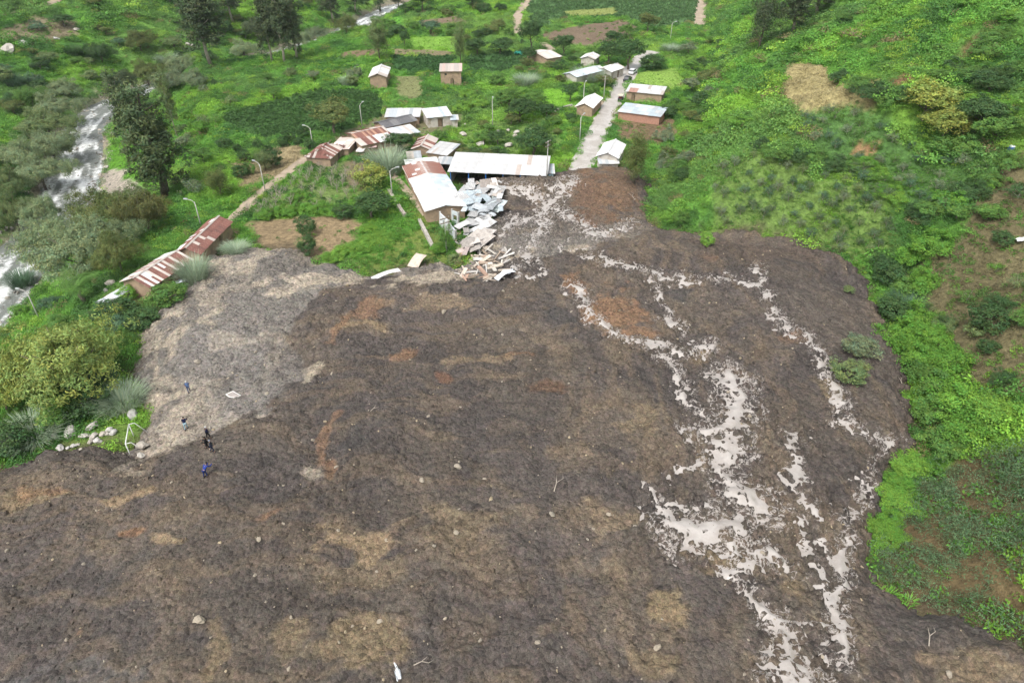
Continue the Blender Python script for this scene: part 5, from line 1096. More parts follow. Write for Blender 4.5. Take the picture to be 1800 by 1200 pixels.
# ------------------------------------------------------------------ ground cover, too much to count
def gn_scatter(name, label, protos, X, Y, Z, scl, rot, idx_, tint):
    me = bpy.data.meshes.new(name); n = len(X); me.vertices.add(n); me.vertices.foreach_set('co', np.stack([X, Y, Z], 1).astype(np.float32).ravel())
    a = me.attributes.new('scl', 'FLOAT_VECTOR', 'POINT'); a.data.foreach_set('vector', scl.astype(np.float32).ravel())
    a = me.attributes.new('rot', 'FLOAT_VECTOR', 'POINT'); a.data.foreach_set('vector', rot.astype(np.float32).ravel())
    a = me.attributes.new('idx', 'INT', 'POINT'); a.data.foreach_set('value', idx_.astype(np.int32))
    a = me.attributes.new('tint', 'FLOAT_COLOR', 'POINT'); a.data.foreach_set('color', np.concatenate([tint, np.ones((n, 1))], 1).astype(np.float32).ravel())
    o = tag(obj(name, me), label, kind='stuff')
    src = bpy.data.collections.new(name+'_kinds')
    for i, p in enumerate(protos):
        q = bpy.data.objects.new('%02d_%s' % (i, name), p); src.objects.link(q)
    ng = bpy.data.node_groups.new(name, 'GeometryNodeTree'); ng.interface.new_socket('Geometry', in_out='INPUT', socket_type='NodeSocketGeometry'); ng.interface.new_socket('Geometry', in_out='OUTPUT', socket_type='NodeSocketGeometry')
    gi = ng.nodes.new('NodeGroupInput'); go = ng.nodes.new('NodeGroupOutput'); ip = ng.nodes.new('GeometryNodeInstanceOnPoints'); ci = ng.nodes.new('GeometryNodeCollectionInfo')
    ci.inputs['Collection'].default_value = src; ci.inputs['Separate Children'].default_value = True; ci.inputs['Reset Children'].default_value = True
    def at_(nm, ty):
        q = ng.nodes.new('GeometryNodeInputNamedAttribute'); q.data_type = ty; q.inputs['Name'].default_value = nm; return q.outputs[0]
    ng.links.new(gi.outputs[0], ip.inputs['Points']); ng.links.new(ci.outputs[0], ip.inputs['Instance']); ip.inputs['Pick Instance'].default_value = True
    ng.links.new(at_('idx', 'INT'), ip.inputs['Instance Index']); ng.links.new(at_('rot', 'FLOAT_VECTOR'), ip.inputs['Rotation']); ng.links.new(at_('scl', 'FLOAT_VECTOR'), ip.inputs['Scale'])
    ng.links.new(ip.outputs[0], go.inputs[0])
    md = o.modifiers.new('scatter', 'NODES'); md.node_group = ng
    return o
def cover_points(n, box, seed, near=1.0, dref=95.0, power=1.5):
    r = np.random.RandomState(seed); x = box[0]+(box[1]-box[0])*r.rand(n); y = box[2]+(box[3]-box[2])*r.rand(n)
    z = land(x, y); px, py, dep = frame_px(x, y, z)
    ok = (px > -480) & (px < 2280) & (py > -90) & (py < 1500) & (dep > 5); ok &= r.rand(n) < near*np.minimum(1, (dref/np.maximum(dep, 1))**power)
    x, y, z, dep = x[ok], y[ok], z[ok], dep[ok]
    e = edge_at(x, y); ok = (e < -0.5+1.3*r.rand(len(x))**3) & (polydist(x, y, RIVER)[0] > 7.2+2*r.rand(len(x))) & foot_free(x, y, -.5)
    return x[ok], y[ok], z[ok], dep[ok], r
def tuft(n, r, h, leaf, asp=.3, up=.4): 
    a = nr_.rand(n)*6.28; q = nr_.rand(n)**.5; zz = nr_.rand(n)
    C = np.stack([np.cos(a)*q*r, np.sin(a)*q*r, h*(1-q*q*.7)*(.25+.75*zz)], 1)
    Nm = np.stack([np.cos(a)*q, np.sin(a)*q, np.full(n, up)], 1)+.6*nr_.normal(size=(n, 3)); return leafset(C, Nm, leaf, asp)
LM = M['leafi']
K = {'grass': [leafmesh('grass', [blade_set(26, .42, .55, .035, .2, .5)], LM) for _ in range(2)],
     'weed': [leafmesh('weed', [tuft(60, .55, .55, .095, .5)], LM) for _ in range(3)],
     'vine': [leafmesh('vine', [tuft(330, 1.05, .75, .068, .65, .9)], LM) for _ in range(3)],
     'crop': [leafmesh('crop', [tuft(30, .42, .6, .17, .4, .6)], LM) for _ in range(2)],
     'feather': [leafmesh('feather', [tuft(150, .6, 1.0, .065, .24, .3)], LM) for _ in range(2)],
     'dry': [leafmesh('dry', [blade_set(22, .5, .4, .03, .25, .6)], LM)]}
PROT = sum(K.values(), []); OFF = {}; q = 0
for k, v in K.items(): OFF[k] = (q, len(v)); q += len(v)
def emit(name, label, x, y, z, r, kind, size, tint, squash=None):
    n = len(x); s = size*(0.65+0.7*r.rand(n)); o0 = np.array([OFF[k][0] for k in kind]); oc = np.array([OFF[k][1] for k in kind])
    sc = np.stack([s, s, s*(0.75+.5*r.rand(n)) if squash is None else s*squash], 1)
    rot = np.stack([.25*r.normal(size=n), .25*r.normal(size=n), r.rand(n)*6.28], 1)
    gn_scatter(name, label, PROT, x, y, z-.03, sc, rot, o0+(r.rand(n)*oc).astype(int), tint)
# open green land
x, y, z, dep, r = cover_points(380000, (-320, 180, 14, 420), 301, 1.0, 92, 1.45)
rc = region_code(x, y); m = rc < 0; x, y, z, dep, rc = x[m], y[m], z[m], dep[m], rc[m]
a = fbm(x/22, y/22, 4, 141); b = fbm(x/6, y/6, 4, 143); n = len(x); u = r.rand(n)
kind = np.where(b > .56, np.where(u < .7, 'weed', 'vine'), np.where(a > .5, np.where(u < .45, 'vine', np.where(u < .8, 'grass', 'weed')), np.where(u < .5, 'grass', np.where(u < .8, 'weed', 'vine'))))
tint = green_at(x, y)*(.85+.6*r.rand(n, 1)); w = (r.rand(n) < .10)[:, None]; tint = np.where(w, G(134, 168, 66)*(.7+.5*r.rand(n, 1)), tint); w = (r.rand(n) < .03)[:, None]; tint = np.where(w, G(128, 118, 84), tint)
big_ = np.where((r.rand(n) < .09) & (z > 1.5), 1.9, 1.0)
emit('ground_cover', 'mixed grass, weeds and creepers over the open green land', x, y, z, r, np.where(big_ > 1.5, 'vine', kind), big_*1.15*np.maximum(1, (dep/110)**.55), tint)
print('COVER', len(x))
# fields
x, y, z, dep, r = cover_points(420000, (-230, 130, 30, 420), 303, 1.0, 120, 1.2)
rc = region_code(x, y); m = rc >= 0; x, y, z, dep, rc = x[m], y[m], z[m], dep[m], rc[m]; rk = np.array([q[0] for q in REGW])[rc]; rcol = np.array([q[2] for q in REGW])[rc]
u = r.rand(len(x)); patch = fbm(x/4, y/4, 3, 311)
prob = {'crop': .9, 'lawn': .45, 'lawnpale': .12, 'soil': .06, 'orchard': .55, 'dry': .6, 'gravel': .03, 'bare': .6, 'scrub': .6, 'yard': .16, 'rough': .5}
pk = np.array([prob[k] for k in rk])*np.clip(.3+2.2*(patch-.25), .2, 1.6)
m = u < pk; x, y, z, dep, rk, rcol, patch = x[m], y[m], z[m], dep[m], rk[m], rcol[m], patch[m]; n = len(x); u = r.rand(n)
kind = np.where(rk == 'crop', 'crop', np.where(rk == 'scrub', np.where(u < .8, 'feather', 'weed'), np.where(rk == 'dry', 'dry', np.where(rk == 'bare', np.where(u < .6, 'dry', 'weed'), np.where(np.isin(rk, ['lawn', 'lawnpale']), 'grass', np.where(u < .55, 'grass', 'weed'))))))
gt = green_at(x, y); tint = np.where(np.isin(rk, ['crop', 'lawn', 'lawnpale'])[:, None], rcol*1.2, gt*.95)
tint = np.where((kind == 'dry')[:, None], rcol*1.12, tint); tint = np.where((kind == 'feather')[:, None], G(94, 120, 84)*(.85+.6*patch)[:, None], tint)
tint = tint*(.7+.6*r.rand(n, 1))
emit('field_cover', 'low crops, grass and weeds growing in the plots and scrub', x, y, z, r, kind, np.where(np.isin(rk, ['lawn', 'lawnpale']), .5, np.where(rk == 'scrub', 1.75, .95))*np.maximum(1, (dep/130)**.5), tint)
print('FIELDS', len(x))
# ------------------------------------------------------------------ stones
def rock_mesh(name, seed, mat, sub=2, sq=(1, .8, .65)):
    bm = bmesh.new(); bmesh.ops.create_icosphere(bm, subdivisions=sub, radius=1.0); r = np.random.RandomState(seed)
    pl = ball(9); 
    for v in bm.verts:
        c = np.array(v.co); k = 1.0
        for q in pl: k = min(k, (.62+.25*abs(q[0]))/max(np.dot(c, q), 1e-3)) if np.dot(c, q) > .55 else k
        c = c*k*(1+.10*r.normal())*np.array(sq); v.co = c
    me = bpy.data.meshes.new(name); bm.to_mesh(me); bm.free(); me.materials.append(mat); return me
ROCKS = [rock_mesh('boulder', 40+i, M['rock']) for i in range(4)]; STONES = [rock_mesh('stone', 60+i, M['mudstone']) for i in range(4)]
def boulder(px, py, s, label, group=None, me=None, name='boulder', sq=1.0):
    x, y, z = at(px, py); o = obj(name, me or ROCKS[rng.randrange(4)], None, (x, y, z+s*.18)); o.scale = (s/2, s/2*rng.uniform(.8, 1.1), s/2*rng.uniform(.75, 1.05)*sq); o.rotation_euler = (rng.uniform(-.3, .3), rng.uniform(-.3, .3), rng.uniform(0, 6)); return tag(o, label, name, group)
for px, py, s, lb in [(163, 752, 1.7, 'pale boulder, uppermost of the pile left of the goal frame'), (234, 732, 1.9, 'rounded pale boulder by the grey-blue reed clump'), (217, 728, 1.4, 'pale boulder left of the rounded one by the reeds'), (251, 786, 1.4, 'upright pale boulder right of the goal frame'), (248, 802, 1.1, 'small pale stone below the upright boulder'), (125, 762, 2.2, 'flat grey boulder half sunk in grass left of the pile'), (107, 789, 1.3, 'pale stone beside the mud rim in the left grass'), (97, 768, 1.2, 'small grey stone left of the flat boulder'),
    (815, 238, 2.2, 'rounded grey boulder in front of the plastered house'), (845, 256, 2.4, 'tall pale boulder left above the hall'), (893, 258, 2.4, 'pointed grey boulder above the middle of the hall'), (908, 234, 1.8, 'upper of two stacked grey boulders in the meadow'), (906, 241, 1.6, 'lower of two stacked grey boulders in the meadow'), (875, 234, 2.0, 'tan wedge-shaped boulder in the meadow'), (893, 231, 1.4, 'flat pale stone right of the tan wedge boulder'), (932, 228, 1.0, 'small white stone by the garden hedge'), (818, 220, .9, 'small white stone by the grey annex'),
    (15, 92, 6.0, 'huge pale boulder on the left hillside at the frame edge'), (42, 80, 3.6, 'pale boulder right of the huge hillside one'), (100, 70, 2.4, 'pale hillside boulder beside the bare patch'), (135, 55, 2.6, 'pale boulder at the right end of the bare patch'), (340, 84, 3.0, 'pale boulder on the far bank below the eucalyptus'), (330, 80, 2.4, 'small pale rock beside the far bank boulder'), (195, 500, 1.6, 'white block beside the striped left house'), (186, 512, 1.1, 'small white block below the first white block'), (805, 822, 1.0, 'large earth-coated lump in the middle of the mud'), (350, 1092, 1.2, 'rounded earthy lump in the lower left mud')]:
    boulder(px, py, s, lb, me=STONES[1] if 'earth' in lb else None)
for px, py, s in [(150, 768, 1.3), (165, 768, 1.2), (172, 776, 1.0), (182, 764, 1.0), (193, 757, .9), (200, 762, 1.0), (190, 764, .7), (160, 778, .9), (120, 788, .6), (130, 785, .8), (137, 782, .6), (142, 790, .5)]:
    boulder(px, py, s, 'pale stone in the loose pile left of the goal frame', 'stones in the pile by the goal')
k = 0
for i in range(400):
    if k >= 46: break
    f = rng.uniform(.0, 1.0); j = int(len(rl)*(.10+.40*f)); o_ = rng.choice((-1, 1))*rng.uniform(4.5, 10); x, y = rl[j]+nr[j]*o_; px, py, dep = frame_px(x, y, -11.5)
    if not (0 < px < 560 and 20 < py < 560): continue
    k += 1; s = rng.uniform(.9, 2.4); o = obj('boulder', ROCKS[k % 4], None, (x, y, lz(x, y)+s*.15)); o.scale = (s/2, s/2, s/2.4); o.rotation_euler.z = rng.uniform(0, 6); tag(o, 'grey boulder on the river margin', 'boulder', 'boulders along the river')
for px, py, s, c in [(348, 637, .9, 'pale'), (298, 580, .5, 'pale'), (322, 552, .6, 'pale'), (491, 523, .9, 'pale'), (780, 549, .8, 'tan'), (1070, 905, .55, 'tan'), (970, 905, .7, 'tan'), (742, 845, .6, 'tan'), (667, 1093, .5, 'tan'), (1155, 1140, .7, 'pale'), (945, 1130, .5, 'pale'), (852, 842, .4, 'pale'), (595, 933, .4, 'pale'), (620, 1100, .3, 'pale'), (1667, 1185, .6, 'pale'), (1340, 972, .5, 'pale'), (680, 950, .4, 'pale'), (1116, 925, .45, 'white')]:
    boulder(px, py, s*1.15, f'{c} stone on the mud, at {"the upper left" if px < 500 and py < 700 else ("the left centre" if px < 700 else ("the centre" if px < 1000 else "the right"))}', 'single larger stones on the mud', STONES[rng.randrange(4)], 'stone')
sx_ = np.random.RandomState(77); k = 0
while k < 170:
    px, py = sx_.uniform(0, 1500), sx_.uniform(450, 1195)
    if sx_.rand() > (1.0 if (px < 560 and py < 800) else .3): continue
    x, y, z = at(px, py)
    if edge_at(np.array([x]), np.array([y]))[0] < 1.2: continue
    s = .2+.4*sx_.rand()**3; o = obj('stone', STONES[k % 4], None, (x, y, z+s*.1)); o.scale = (s/2, s/2, s/2.2); o.rotation_euler = (sx_.rand(), sx_.rand(), sx_.rand()*6); k += 1
    tag(o, 'small pale stone stuck in the landslide mud', 'stone', 'small pale stones in the mud')
def clod_mat():
    m, t, b = new_mat('clod', 0.9, 0.2); a = N(t, 'ShaderNodeAttribute', attribute_name='tint'); a.attribute_type = 'INSTANCER'
    n = noise(t, 5, 4, .65); c = mixc(t, 1.0, a.outputs['Color'], mixc(t, ramp(t, n, .3, .7), (.7, .7, .7), (1.3, 1.28, 1.25)), 'MULTIPLY'); t.links.new(c, b.inputs['Base Color']); return m
M['clod'] = clod_mat(); CL = [rock_mesh('clod', 80+i, M['clod'], 1, (1, .85, .7)) for i in range(4)]
r = np.random.RandomState(91); n = 80000; x = r.uniform(-75, 60, n); y = r.uniform(18, 150, n)
e = edge_at(x, y); z = msamp(MUDZ, x, y); px, py, dep = frame_px(x, y, z)
dens = fbm(x/5, y/5, 4, 331); wet = msamp(S, x, y)
ok = (e > -1.3) & (px > -400) & (px < 2200) & (py < 1400) & (r.rand(n) < np.clip((dens-.32)*2.6, .06, 1)*np.minimum(1, (70/dep)**1.2)*(1-.75*np.clip(wet*2, 0, 1)))
x, y = x[ok], y[ok]; z = surf(x, y); n = len(x); s = .06+.16*r.rand(n)**2.6+.16*(r.rand(n) < .03)
j = np.clip(((y-MY0)/MST).astype(int), 0, len(mgy)-1); i = np.clip(((x-MX0)/MST).astype(int), 0, len(mgx)-1)
tint = cm[j, i]*(.75+.6*r.rand(n, 1)); w = (r.rand(n) < .05)[:, None]; tint = np.where(w, G(150, 138, 116)*(.6+.6*r.rand(n, 1)), tint)
gn_scatter('mud_clods', 'countless clods and small stones over the landslide', CL, x, y, z+s*.15, np.stack([s, s*(.7+.5*r.rand(n)), s*(.6+.5*r.rand(n))], 1), r.rand(n, 3)*6.28, r.randint(0, 4, n), tint)
print('CLODS', n)
# gravel bars along the river
x0 = rl[:, 0]; n = 9000; j = r.randint(int(len(rl)*.08), int(len(rl)*.62), n); off = np.where(r.rand(n) < .5, -1, 1)*np.where(r.rand(n) < .15, 5*r.rand(n), 4.8+4.2*r.rand(n)); x = rl[j, 0]+nr[j, 0]*off+r.normal(size=n)*.8; y = rl[j, 1]+nr[j, 1]*off+r.normal(size=n)*.8
px, py, dep = frame_px(x, y, np.full(n, -11.5)); ok = (px > -60) & (px < 800) & (py > -40) & (fbm(x/6, y/6, 3, 341) > .42); x, y = x[ok], y[ok]; n = len(x); z = np.maximum(land(x, y), -12.1); s = .15+.5*r.rand(n)**2.5
gn_scatter('river_gravel', 'grey stones and gravel along the river bed', CL, x, y, z, np.stack([s, s, s*.7], 1), r.rand(n, 3)*6.28, r.randint(0, 4, n), G(150, 146, 138)*(.5+.7*r.rand(n, 1)))

# ------------------------------------------------------------------ street lamps and poles
def lamp(px, py, h, label, arm=1.4, az=0.0, kind='street_lamp', lean=0.0):
    x, y, z = at(px, py); h = h*.88; o = empty(kind, (x, y, z), az); o.rotation_euler.x = lean; tag(o, label, 'street lamp' if kind == 'street_lamp' else 'pole')
    V, F = tube([(0, 0, -.8), (0, 0, h*.5), (0, 0, h)], [.13, .10, .07], 8); obj('pole', mesh('pole', V, F, M['concrete'], True), o)
    if kind == 'street_lamp':
        V, F = tube([(0, 0, h-.3), (arm*.3, 0, h+.25), (arm, 0, h+.45)], .06, 6); obj('arm', mesh('arm', V, F, M['concrete'], True), o)
        V, F = boxes([(arm-.15, arm+.55, -.14, .14, h+.40, h+.56)]); q = obj('lamp_head', mesh('lamp_head', V, F, M['paint']), o); q.color = (.4, .42, .42, 1)
    else:
        for dz in (.3, 1.1):
            V, F = boxes([(-.9, .9, -.06, .06, h-dz, h-dz+.12)]); obj('crossarm', mesh('crossarm', V, F, M['wood']), o)
            for q in (-.8, -.3, .3, .8):
                V, F = tube([(q, 0, h-dz+.12), (q, 0, h-dz+.34)], [.05, .03], 6); obj('insulator', mesh('insulator', V, F, M['concrete']), o)
for px, py, h, az, lb in [(466, 334, 6.2, 2.6, 'street lamp beside the dirt path by the dry plot'), (354, 398, 5.5, 3.0, 'street lamp behind the dark rust-red left house'), (70, 562, 6.0, 2.9, 'street lamp at the lower left below the palm'), (551, 262, 5.6, 2.8, 'street lamp behind the hip-roofed house'), (637, 224, 6.2, 1.2, 'street lamp at the edge of the dark crop field'), (690, 346, 6.2, .4, 'street lamp by the stone wall and citrus tree'), (866, 224, 7.5, 1.5, 'thin lamp post in the boulder meadow'), (1025, 186, 6.5, 1.2, 'street lamp behind the cream gable roof'), (1019, 248, 6.5, 1.0, 'street lamp on the grassy left verge of the road'), (1071, 148, 6.0, .5, 'street lamp at the road bend'), (1178, 72, 7.0, .3, 'far pole lamp at the foot of the right hill')]:
    lamp(px, py, h, lb, az=az)
lamp(785, 444, 7.5, 'bare concrete pole beside the collapsed end of the long house', kind='utility_pole', az=.6)
lamp(961, 312, 8.5, 'tall utility pole standing at the right end of the hall', kind='utility_pole', az=1.0, lean=.01)
lamp(1061, 176, 7.5, 'utility pole left of the road by the junction', kind='utility_pole', az=.4)

# ------------------------------------------------------------------ dry stone walls
def stone_wall(P, h, label):
    L_ = resample(gpoly(P), .42); o = empty('stone_wall', (float(L_[0, 0]), float(L_[0, 1]), lz(*L_[0]))); tag(o, label, 'wall'); parts = []
    ox, oy, oz = o.location
    for a, b in zip(L_[:-1], L_[1:]):
        an = math.atan2(b[1]-a[1], b[0]-a[0]); z = lz(*a)
        for c in range(int(h/.22)):
            for sd in (-1, 1):
                V, F = boxes([(-.21*rng.uniform(.8, 1.05), .21*rng.uniform(.8, 1.05), -.13, .13, -.11, .11)]); ca, sa = math.cos(an+rng.uniform(-.2, .2)), math.sin(an)
                parts.append(([(x*ca-(y+sd*.15+rng.uniform(-.04, .04))*sa+a[0]-ox, x*sa+(y+sd*.15)*ca+a[1]-oy, zz+z-oz+.02+c*.22+rng.uniform(-.03, .03)) for x, y, zz in V], F))
    V, F = join(*parts); tag(obj('stones', mesh('stones', V, F, M['rock']), o), kind='stuff')
stone_wall([(684, 338), (696, 358), (706, 374), (714, 384)], .9, 'low dry stone wall running down beside the citrus tree')
stone_wall([(738, 392), (746, 408), (754, 424), (762, 440)], .9, 'lower length of dry stone wall above the mud crest')
stone_wall([(976, 196), (992, 190), (1008, 186)], .7, 'pale garden wall left of the cream gable roof')

# ------------------------------------------------------------------ goal frames
def pipe(parent, name, P, r=.05):
    V, F = tube(P, r, 6); q = obj(name, mesh(name, V, F, M['paint'], True), parent); q.color = (.62, .62, .6, 1); return q
x0, y0, z0 = at(236, 768); x1, y1, z1 = at(228, 797); z = min(z0, z1); g = empty('goal_frame', (x0, y0, z)); tag(g, 'white football goal frame standing at the left mud edge', 'goal')
a = Vector((0, 0, 0)); b = Vector((x1-x0, y1-y0, 0)); up = Vector((0, 0, 2.0)); bk = Vector((1.2, .5, 0))
pipe(g, 'post', [a-Vector((0, 0, .4)), a+up], .06); pipe(g, 'post', [b-Vector((0, 0, .4)), b+up], .06); pipe(g, 'crossbar', [a+up, b+up], .06)
for q in (a, b): pipe(g, 'back_brace', [q+up, q+up+bk*.45, q+bk*1.25], .045)
x0, y0, z0 = at(410, 697); g = empty('buried_goal_frame', (x0, y0, z0+.12), .25); tag(g, 'corner of a white goal frame with grey net, almost buried in the mud', 'goal')
lp = [(-.85, .45, .05), (0, .62, .25), (.95, -.35, .15), (.45, -.55, .02), (-.4, -.05, -.05), (-.85, .45, .05)]
pipe(g, 'frame', lp, .05); V = [(0, 0, .22)]+[(p[0]*.95, p[1]*.95, p[2]) for p in lp[:-1]]; q = obj('net', mesh('net', V, [(0, i, i % 5+1) for i in range(1, 6)], M['cloth']), g); q.color = (.30, .27, .25, 1)

# ------------------------------------------------------------------ odds and ends
def crumple(name, px, py, w, l, rz, col, label, cat, mat='cloth', lift=.15, n=7, amp=.15):
    x, y, z = at(px, py); V = []; F = []
    for j in range(n):
        for i in range(n):
            V.append(((i/(n-1)-.5)*w+rng.uniform(-.04, .04)*w, (j/(n-1)-.5)*l+rng.uniform(-.03, .03)*l, rng.uniform(-amp, amp)*.5+amp*math.sin(i*1.3+j*.8)*.6))
    for j in range(n-1):
        for i in range(n-1): F.append((j*n+i, j*n+i+1, (j+1)*n+i+1, (j+1)*n+i))
    o = obj(name, mesh(name, V, F, M[mat]), None, (x, y, z+lift)); o.rotation_euler.z = rz; o.color = (*col, 1); return tag(o, label, cat)
crumple('plastic_sheet', 700, 1186, .45, 1.9, .35, (.62, .64, .66), 'crumpled white plastic strip at the bottom edge of the mud', 'plastic sheet')
crumple('plastic_sheet', 1795, 424, 1.0, 2.2, -1.1, (.6, .6, .58), 'white sheet lying on the bare slope at the right edge', 'plastic sheet', lift=.35)
crumple('tarpaulin', 806, 142, 2.4, 1.6, .2, (.04, .16, .30), 'blue tarpaulin beside the tall narrow adobe house', 'tarpaulin', lift=.7, amp=.5)
crumple('tarpaulin', 912, 98, 2.6, 3.0, .4, (.03, .20, .15), 'green tarpaulin in the far garden left of the pale roof', 'tarpaulin', lift=.9, amp=.6)
for px, py, l, rz, lb in [(985, 850, 2.6, 1.0, 'thin bent twig on the dark mud at centre'), (745, 1168, 1.6, .1, 'thin root on the mud near the bottom edge'), (305, 775, 1.6, 1.5, 'pale split branch beside the group of people'), (1115, 345, 4.0, 1.5, 'bare grey stem at the upper right mud edge'), (1585, 670, 1.6, 1.2, 'pale broken stick at the right mud edge'), (660, 720, 1.2, .6, 'short twig on the dark mud'), (1640, 1120, 2.2, .8, 'pale dead branch at the lower right mud edge')]:
    x, y, z = at(px, py); V, F = tube([(-l/2, 0, .05), (-l*.1, .12*l, .18), (l*.25, .02*l, .14), (l/2, .18*l, .05)], [.05, .045, .03, .012], 5); V2, F2 = tube([(-l*.1, .12*l, .18), (l*.2, .3*l, .3)], [.03, .01], 4)
    V, F = join((V, F), (V2, F2)); o = obj('branch', mesh('branch', V, F, M['palebark'], True), None, (x, y, z+.05)); o.rotation_euler.z = rz; tag(o, lb, 'branch')
x, y, z = at(1775, 268); o = empty('water_tank', (x, y, z), .3); tag(o, 'small blue tank with white lid on the right hillside', 'tank')
V, F = tube([(0, 0, -.2), (0, 0, .1), (0, 0, .9), (0, 0, 1.0)], [.5, .55, .55, .45], 14); q = obj('barrel', mesh('barrel', V, F, M['paint'], False), o); q.color = (.03, .09, .25, 1)
V, F = tube([(0, 0, 1.0), (0, 0, 1.08), (0, 0, 1.2)], [.5, .5, .2], 14); q = obj('lid', mesh('lid', V, F, M['paint']), o); q.color = (.6, .62, .65, 1)

# ------------------------------------------------------------------ vehicles on the road
def wheel(parent, x, y, r, w):
    V, F = tube([(x, y-w/2, r), (x, y+w/2, r)], r, 14); t = obj('wheel', mesh('wheel', V, F, M['rubber']), parent)
    V, F = tube([(x, y-w/2-.01, r), (x, y+w/2+.01, r)], r*.55, 10); q = obj('rim', mesh('rim', V, F, M['paint']), t); q.color = (.4, .4, .42, 1)
def prof_body(P, w, bev=.12):
    """side outline extruded across, edges eased at top"""
    n = len(P); V = []; 
    for yy, s in ((-w/2, 0), (-w/2+bev, 1), (w/2-bev, 1), (w/2, 0)):
        cx = sum(p[0] for p in P)/n; cz = sum(p[1] for p in P)/n
        V += [(cx+(p[0]-cx)*(1 if s else .97), yy, cz+(p[1]-cz)*(1 if s else .94)) for p in P]
    F = [tuple(range(n))[::-1], tuple(3*n+i for i in range(n))]
    for k in range(3):
        for i in range(n): F.append((k*n+i, k*n+(i+1) % n, (k+1)*n+(i+1) % n, (k+1)*n+i))
    return V, F
def car(px, py, az, col, label, kind='car'):
    x, y, z = at(px, py); o = empty(kind, (x, y, z+.05), az); tag(o, label, kind)
    V, F = prof_body([(-2.0, .35), (2.0, .35), (2.05, .7), (1.9, .9), (-1.95, .95), (-2.05, .7)], 1.65); q = obj('body', mesh('body', V, F, M['paint'], False), o); q.color = (*col, 1)
    V, F = prof_body([(-1.7, .93), (1.05, .9), (.45, 1.45), (-1.35, 1.48)], 1.5); q = obj('cabin', mesh('cabin', V, F, M['glass']), o)
    V, F = prof_body([(-1.36, 1.47), (.48, 1.44), (.4, 1.52), (-1.3, 1.55)], 1.42, .05); q = obj('roof_panel', mesh('roof_panel', V, F, M['paint']), o); q.color = (*col, 1)
    for wx_ in (-1.25, 1.3):
        for wy_ in (-.78, .78): wheel(o, wx_, wy_, .33, .2)
    for wy_ in (-.55, .55):
        V, F = boxes([(2.0, 2.07, wy_-.16, wy_+.16, .62, .76)]); q = obj('headlight', mesh('headlight', V, F, M['paint']), o); q.color = (.7, .7, .65, 1)
car(1103, 143, 1.1, (.02, .022, .03), 'dark car parked at the right edge of the far road')
car(1112, 130, 1.1, (.6, .62, .64), 'white car under the tree where the road bends')
x, y, z = at(1091, 178); o = empty('three_wheeler', (x, y, z+.05), 1.25); tag(o, 'cream three-wheeled taxi stopped by the rust-blotched house', 'vehicle')
V, F = prof_body([(-1.3, .35), (.55, .35), (.75, .8), (.55, 1.05), (-1.35, 1.0)], 1.3); q = obj('body', mesh('body', V, F, M['paint']), o); q.color = (.05, .05, .06, 1)
V, F = prof_body([(-1.4, 1.75), (.45, 1.72), (.75, 1.5), (.72, 1.58), (.45, 1.84), (-1.4, 1.86)], 1.35, .08); q = obj('canopy', mesh('canopy', V, F, M['paint']), o); q.color = (.55, .5, .38, 1)
V, F = join(*[tube([(a, b, 1.0), (a, b, 1.76)], .03, 5) for a in (-1.3, .4) for b in (-.6, .6)]); tag(obj('canopy_frame', mesh('canopy_frame', V, F, M['rubber']), o))
V, F = boxes([(-1.2, -.7, -.5, .5, 1.0, 1.4)]); q = obj('seat', mesh('seat', V, F, M['cloth']), o); q.color = (.08, .02, .02, 1)
V, F = tube([(.7, 0, .9), (.95, 0, 1.15), (.9, 0, 1.3)], .035, 5); obj('handlebar', mesh('handlebar', V, F, M['rubber']), o)
for wx_, wy_ in ((-.9, -.6), (-.9, .6), (1.05, 0)): wheel(o, wx_, wy_, .28, .14)

# ------------------------------------------------------------------ people
def skin_mesh(name, verts, edges, radii, mat, sub=1):
    me = bpy.data.meshes.new(name); me.from_pydata([tuple(v) for v in verts], edges, []); o = bpy.data.objects.new(name, me); COL.objects.link(o)
    md = o.modifiers.new('skin', 'SKIN'); md.use_smooth_shade = True
    if not me.skin_vertices: me.skin_vertices.new()
    for i, r_ in enumerate(radii):
        rr_ = r_ if hasattr(r_, '__len__') else (r_, r_); me.skin_vertices[0].data[i].radius = rr_; me.skin_vertices[0].data[i].use_root = (i == 0)
    o.modifiers.new('sub', 'SUBSURF').levels = sub
    dg = bpy.context.evaluated_depsgraph_get(); m2 = bpy.data.meshes.new_from_object(o.evaluated_get(dg)); m2.name = name; m2.materials.clear(); m2.materials.append(mat)
    m2.polygons.foreach_set('use_smooth', np.ones(len(m2.polygons), bool)); COL.objects.unlink(o); bpy.data.objects.remove(o); return m2
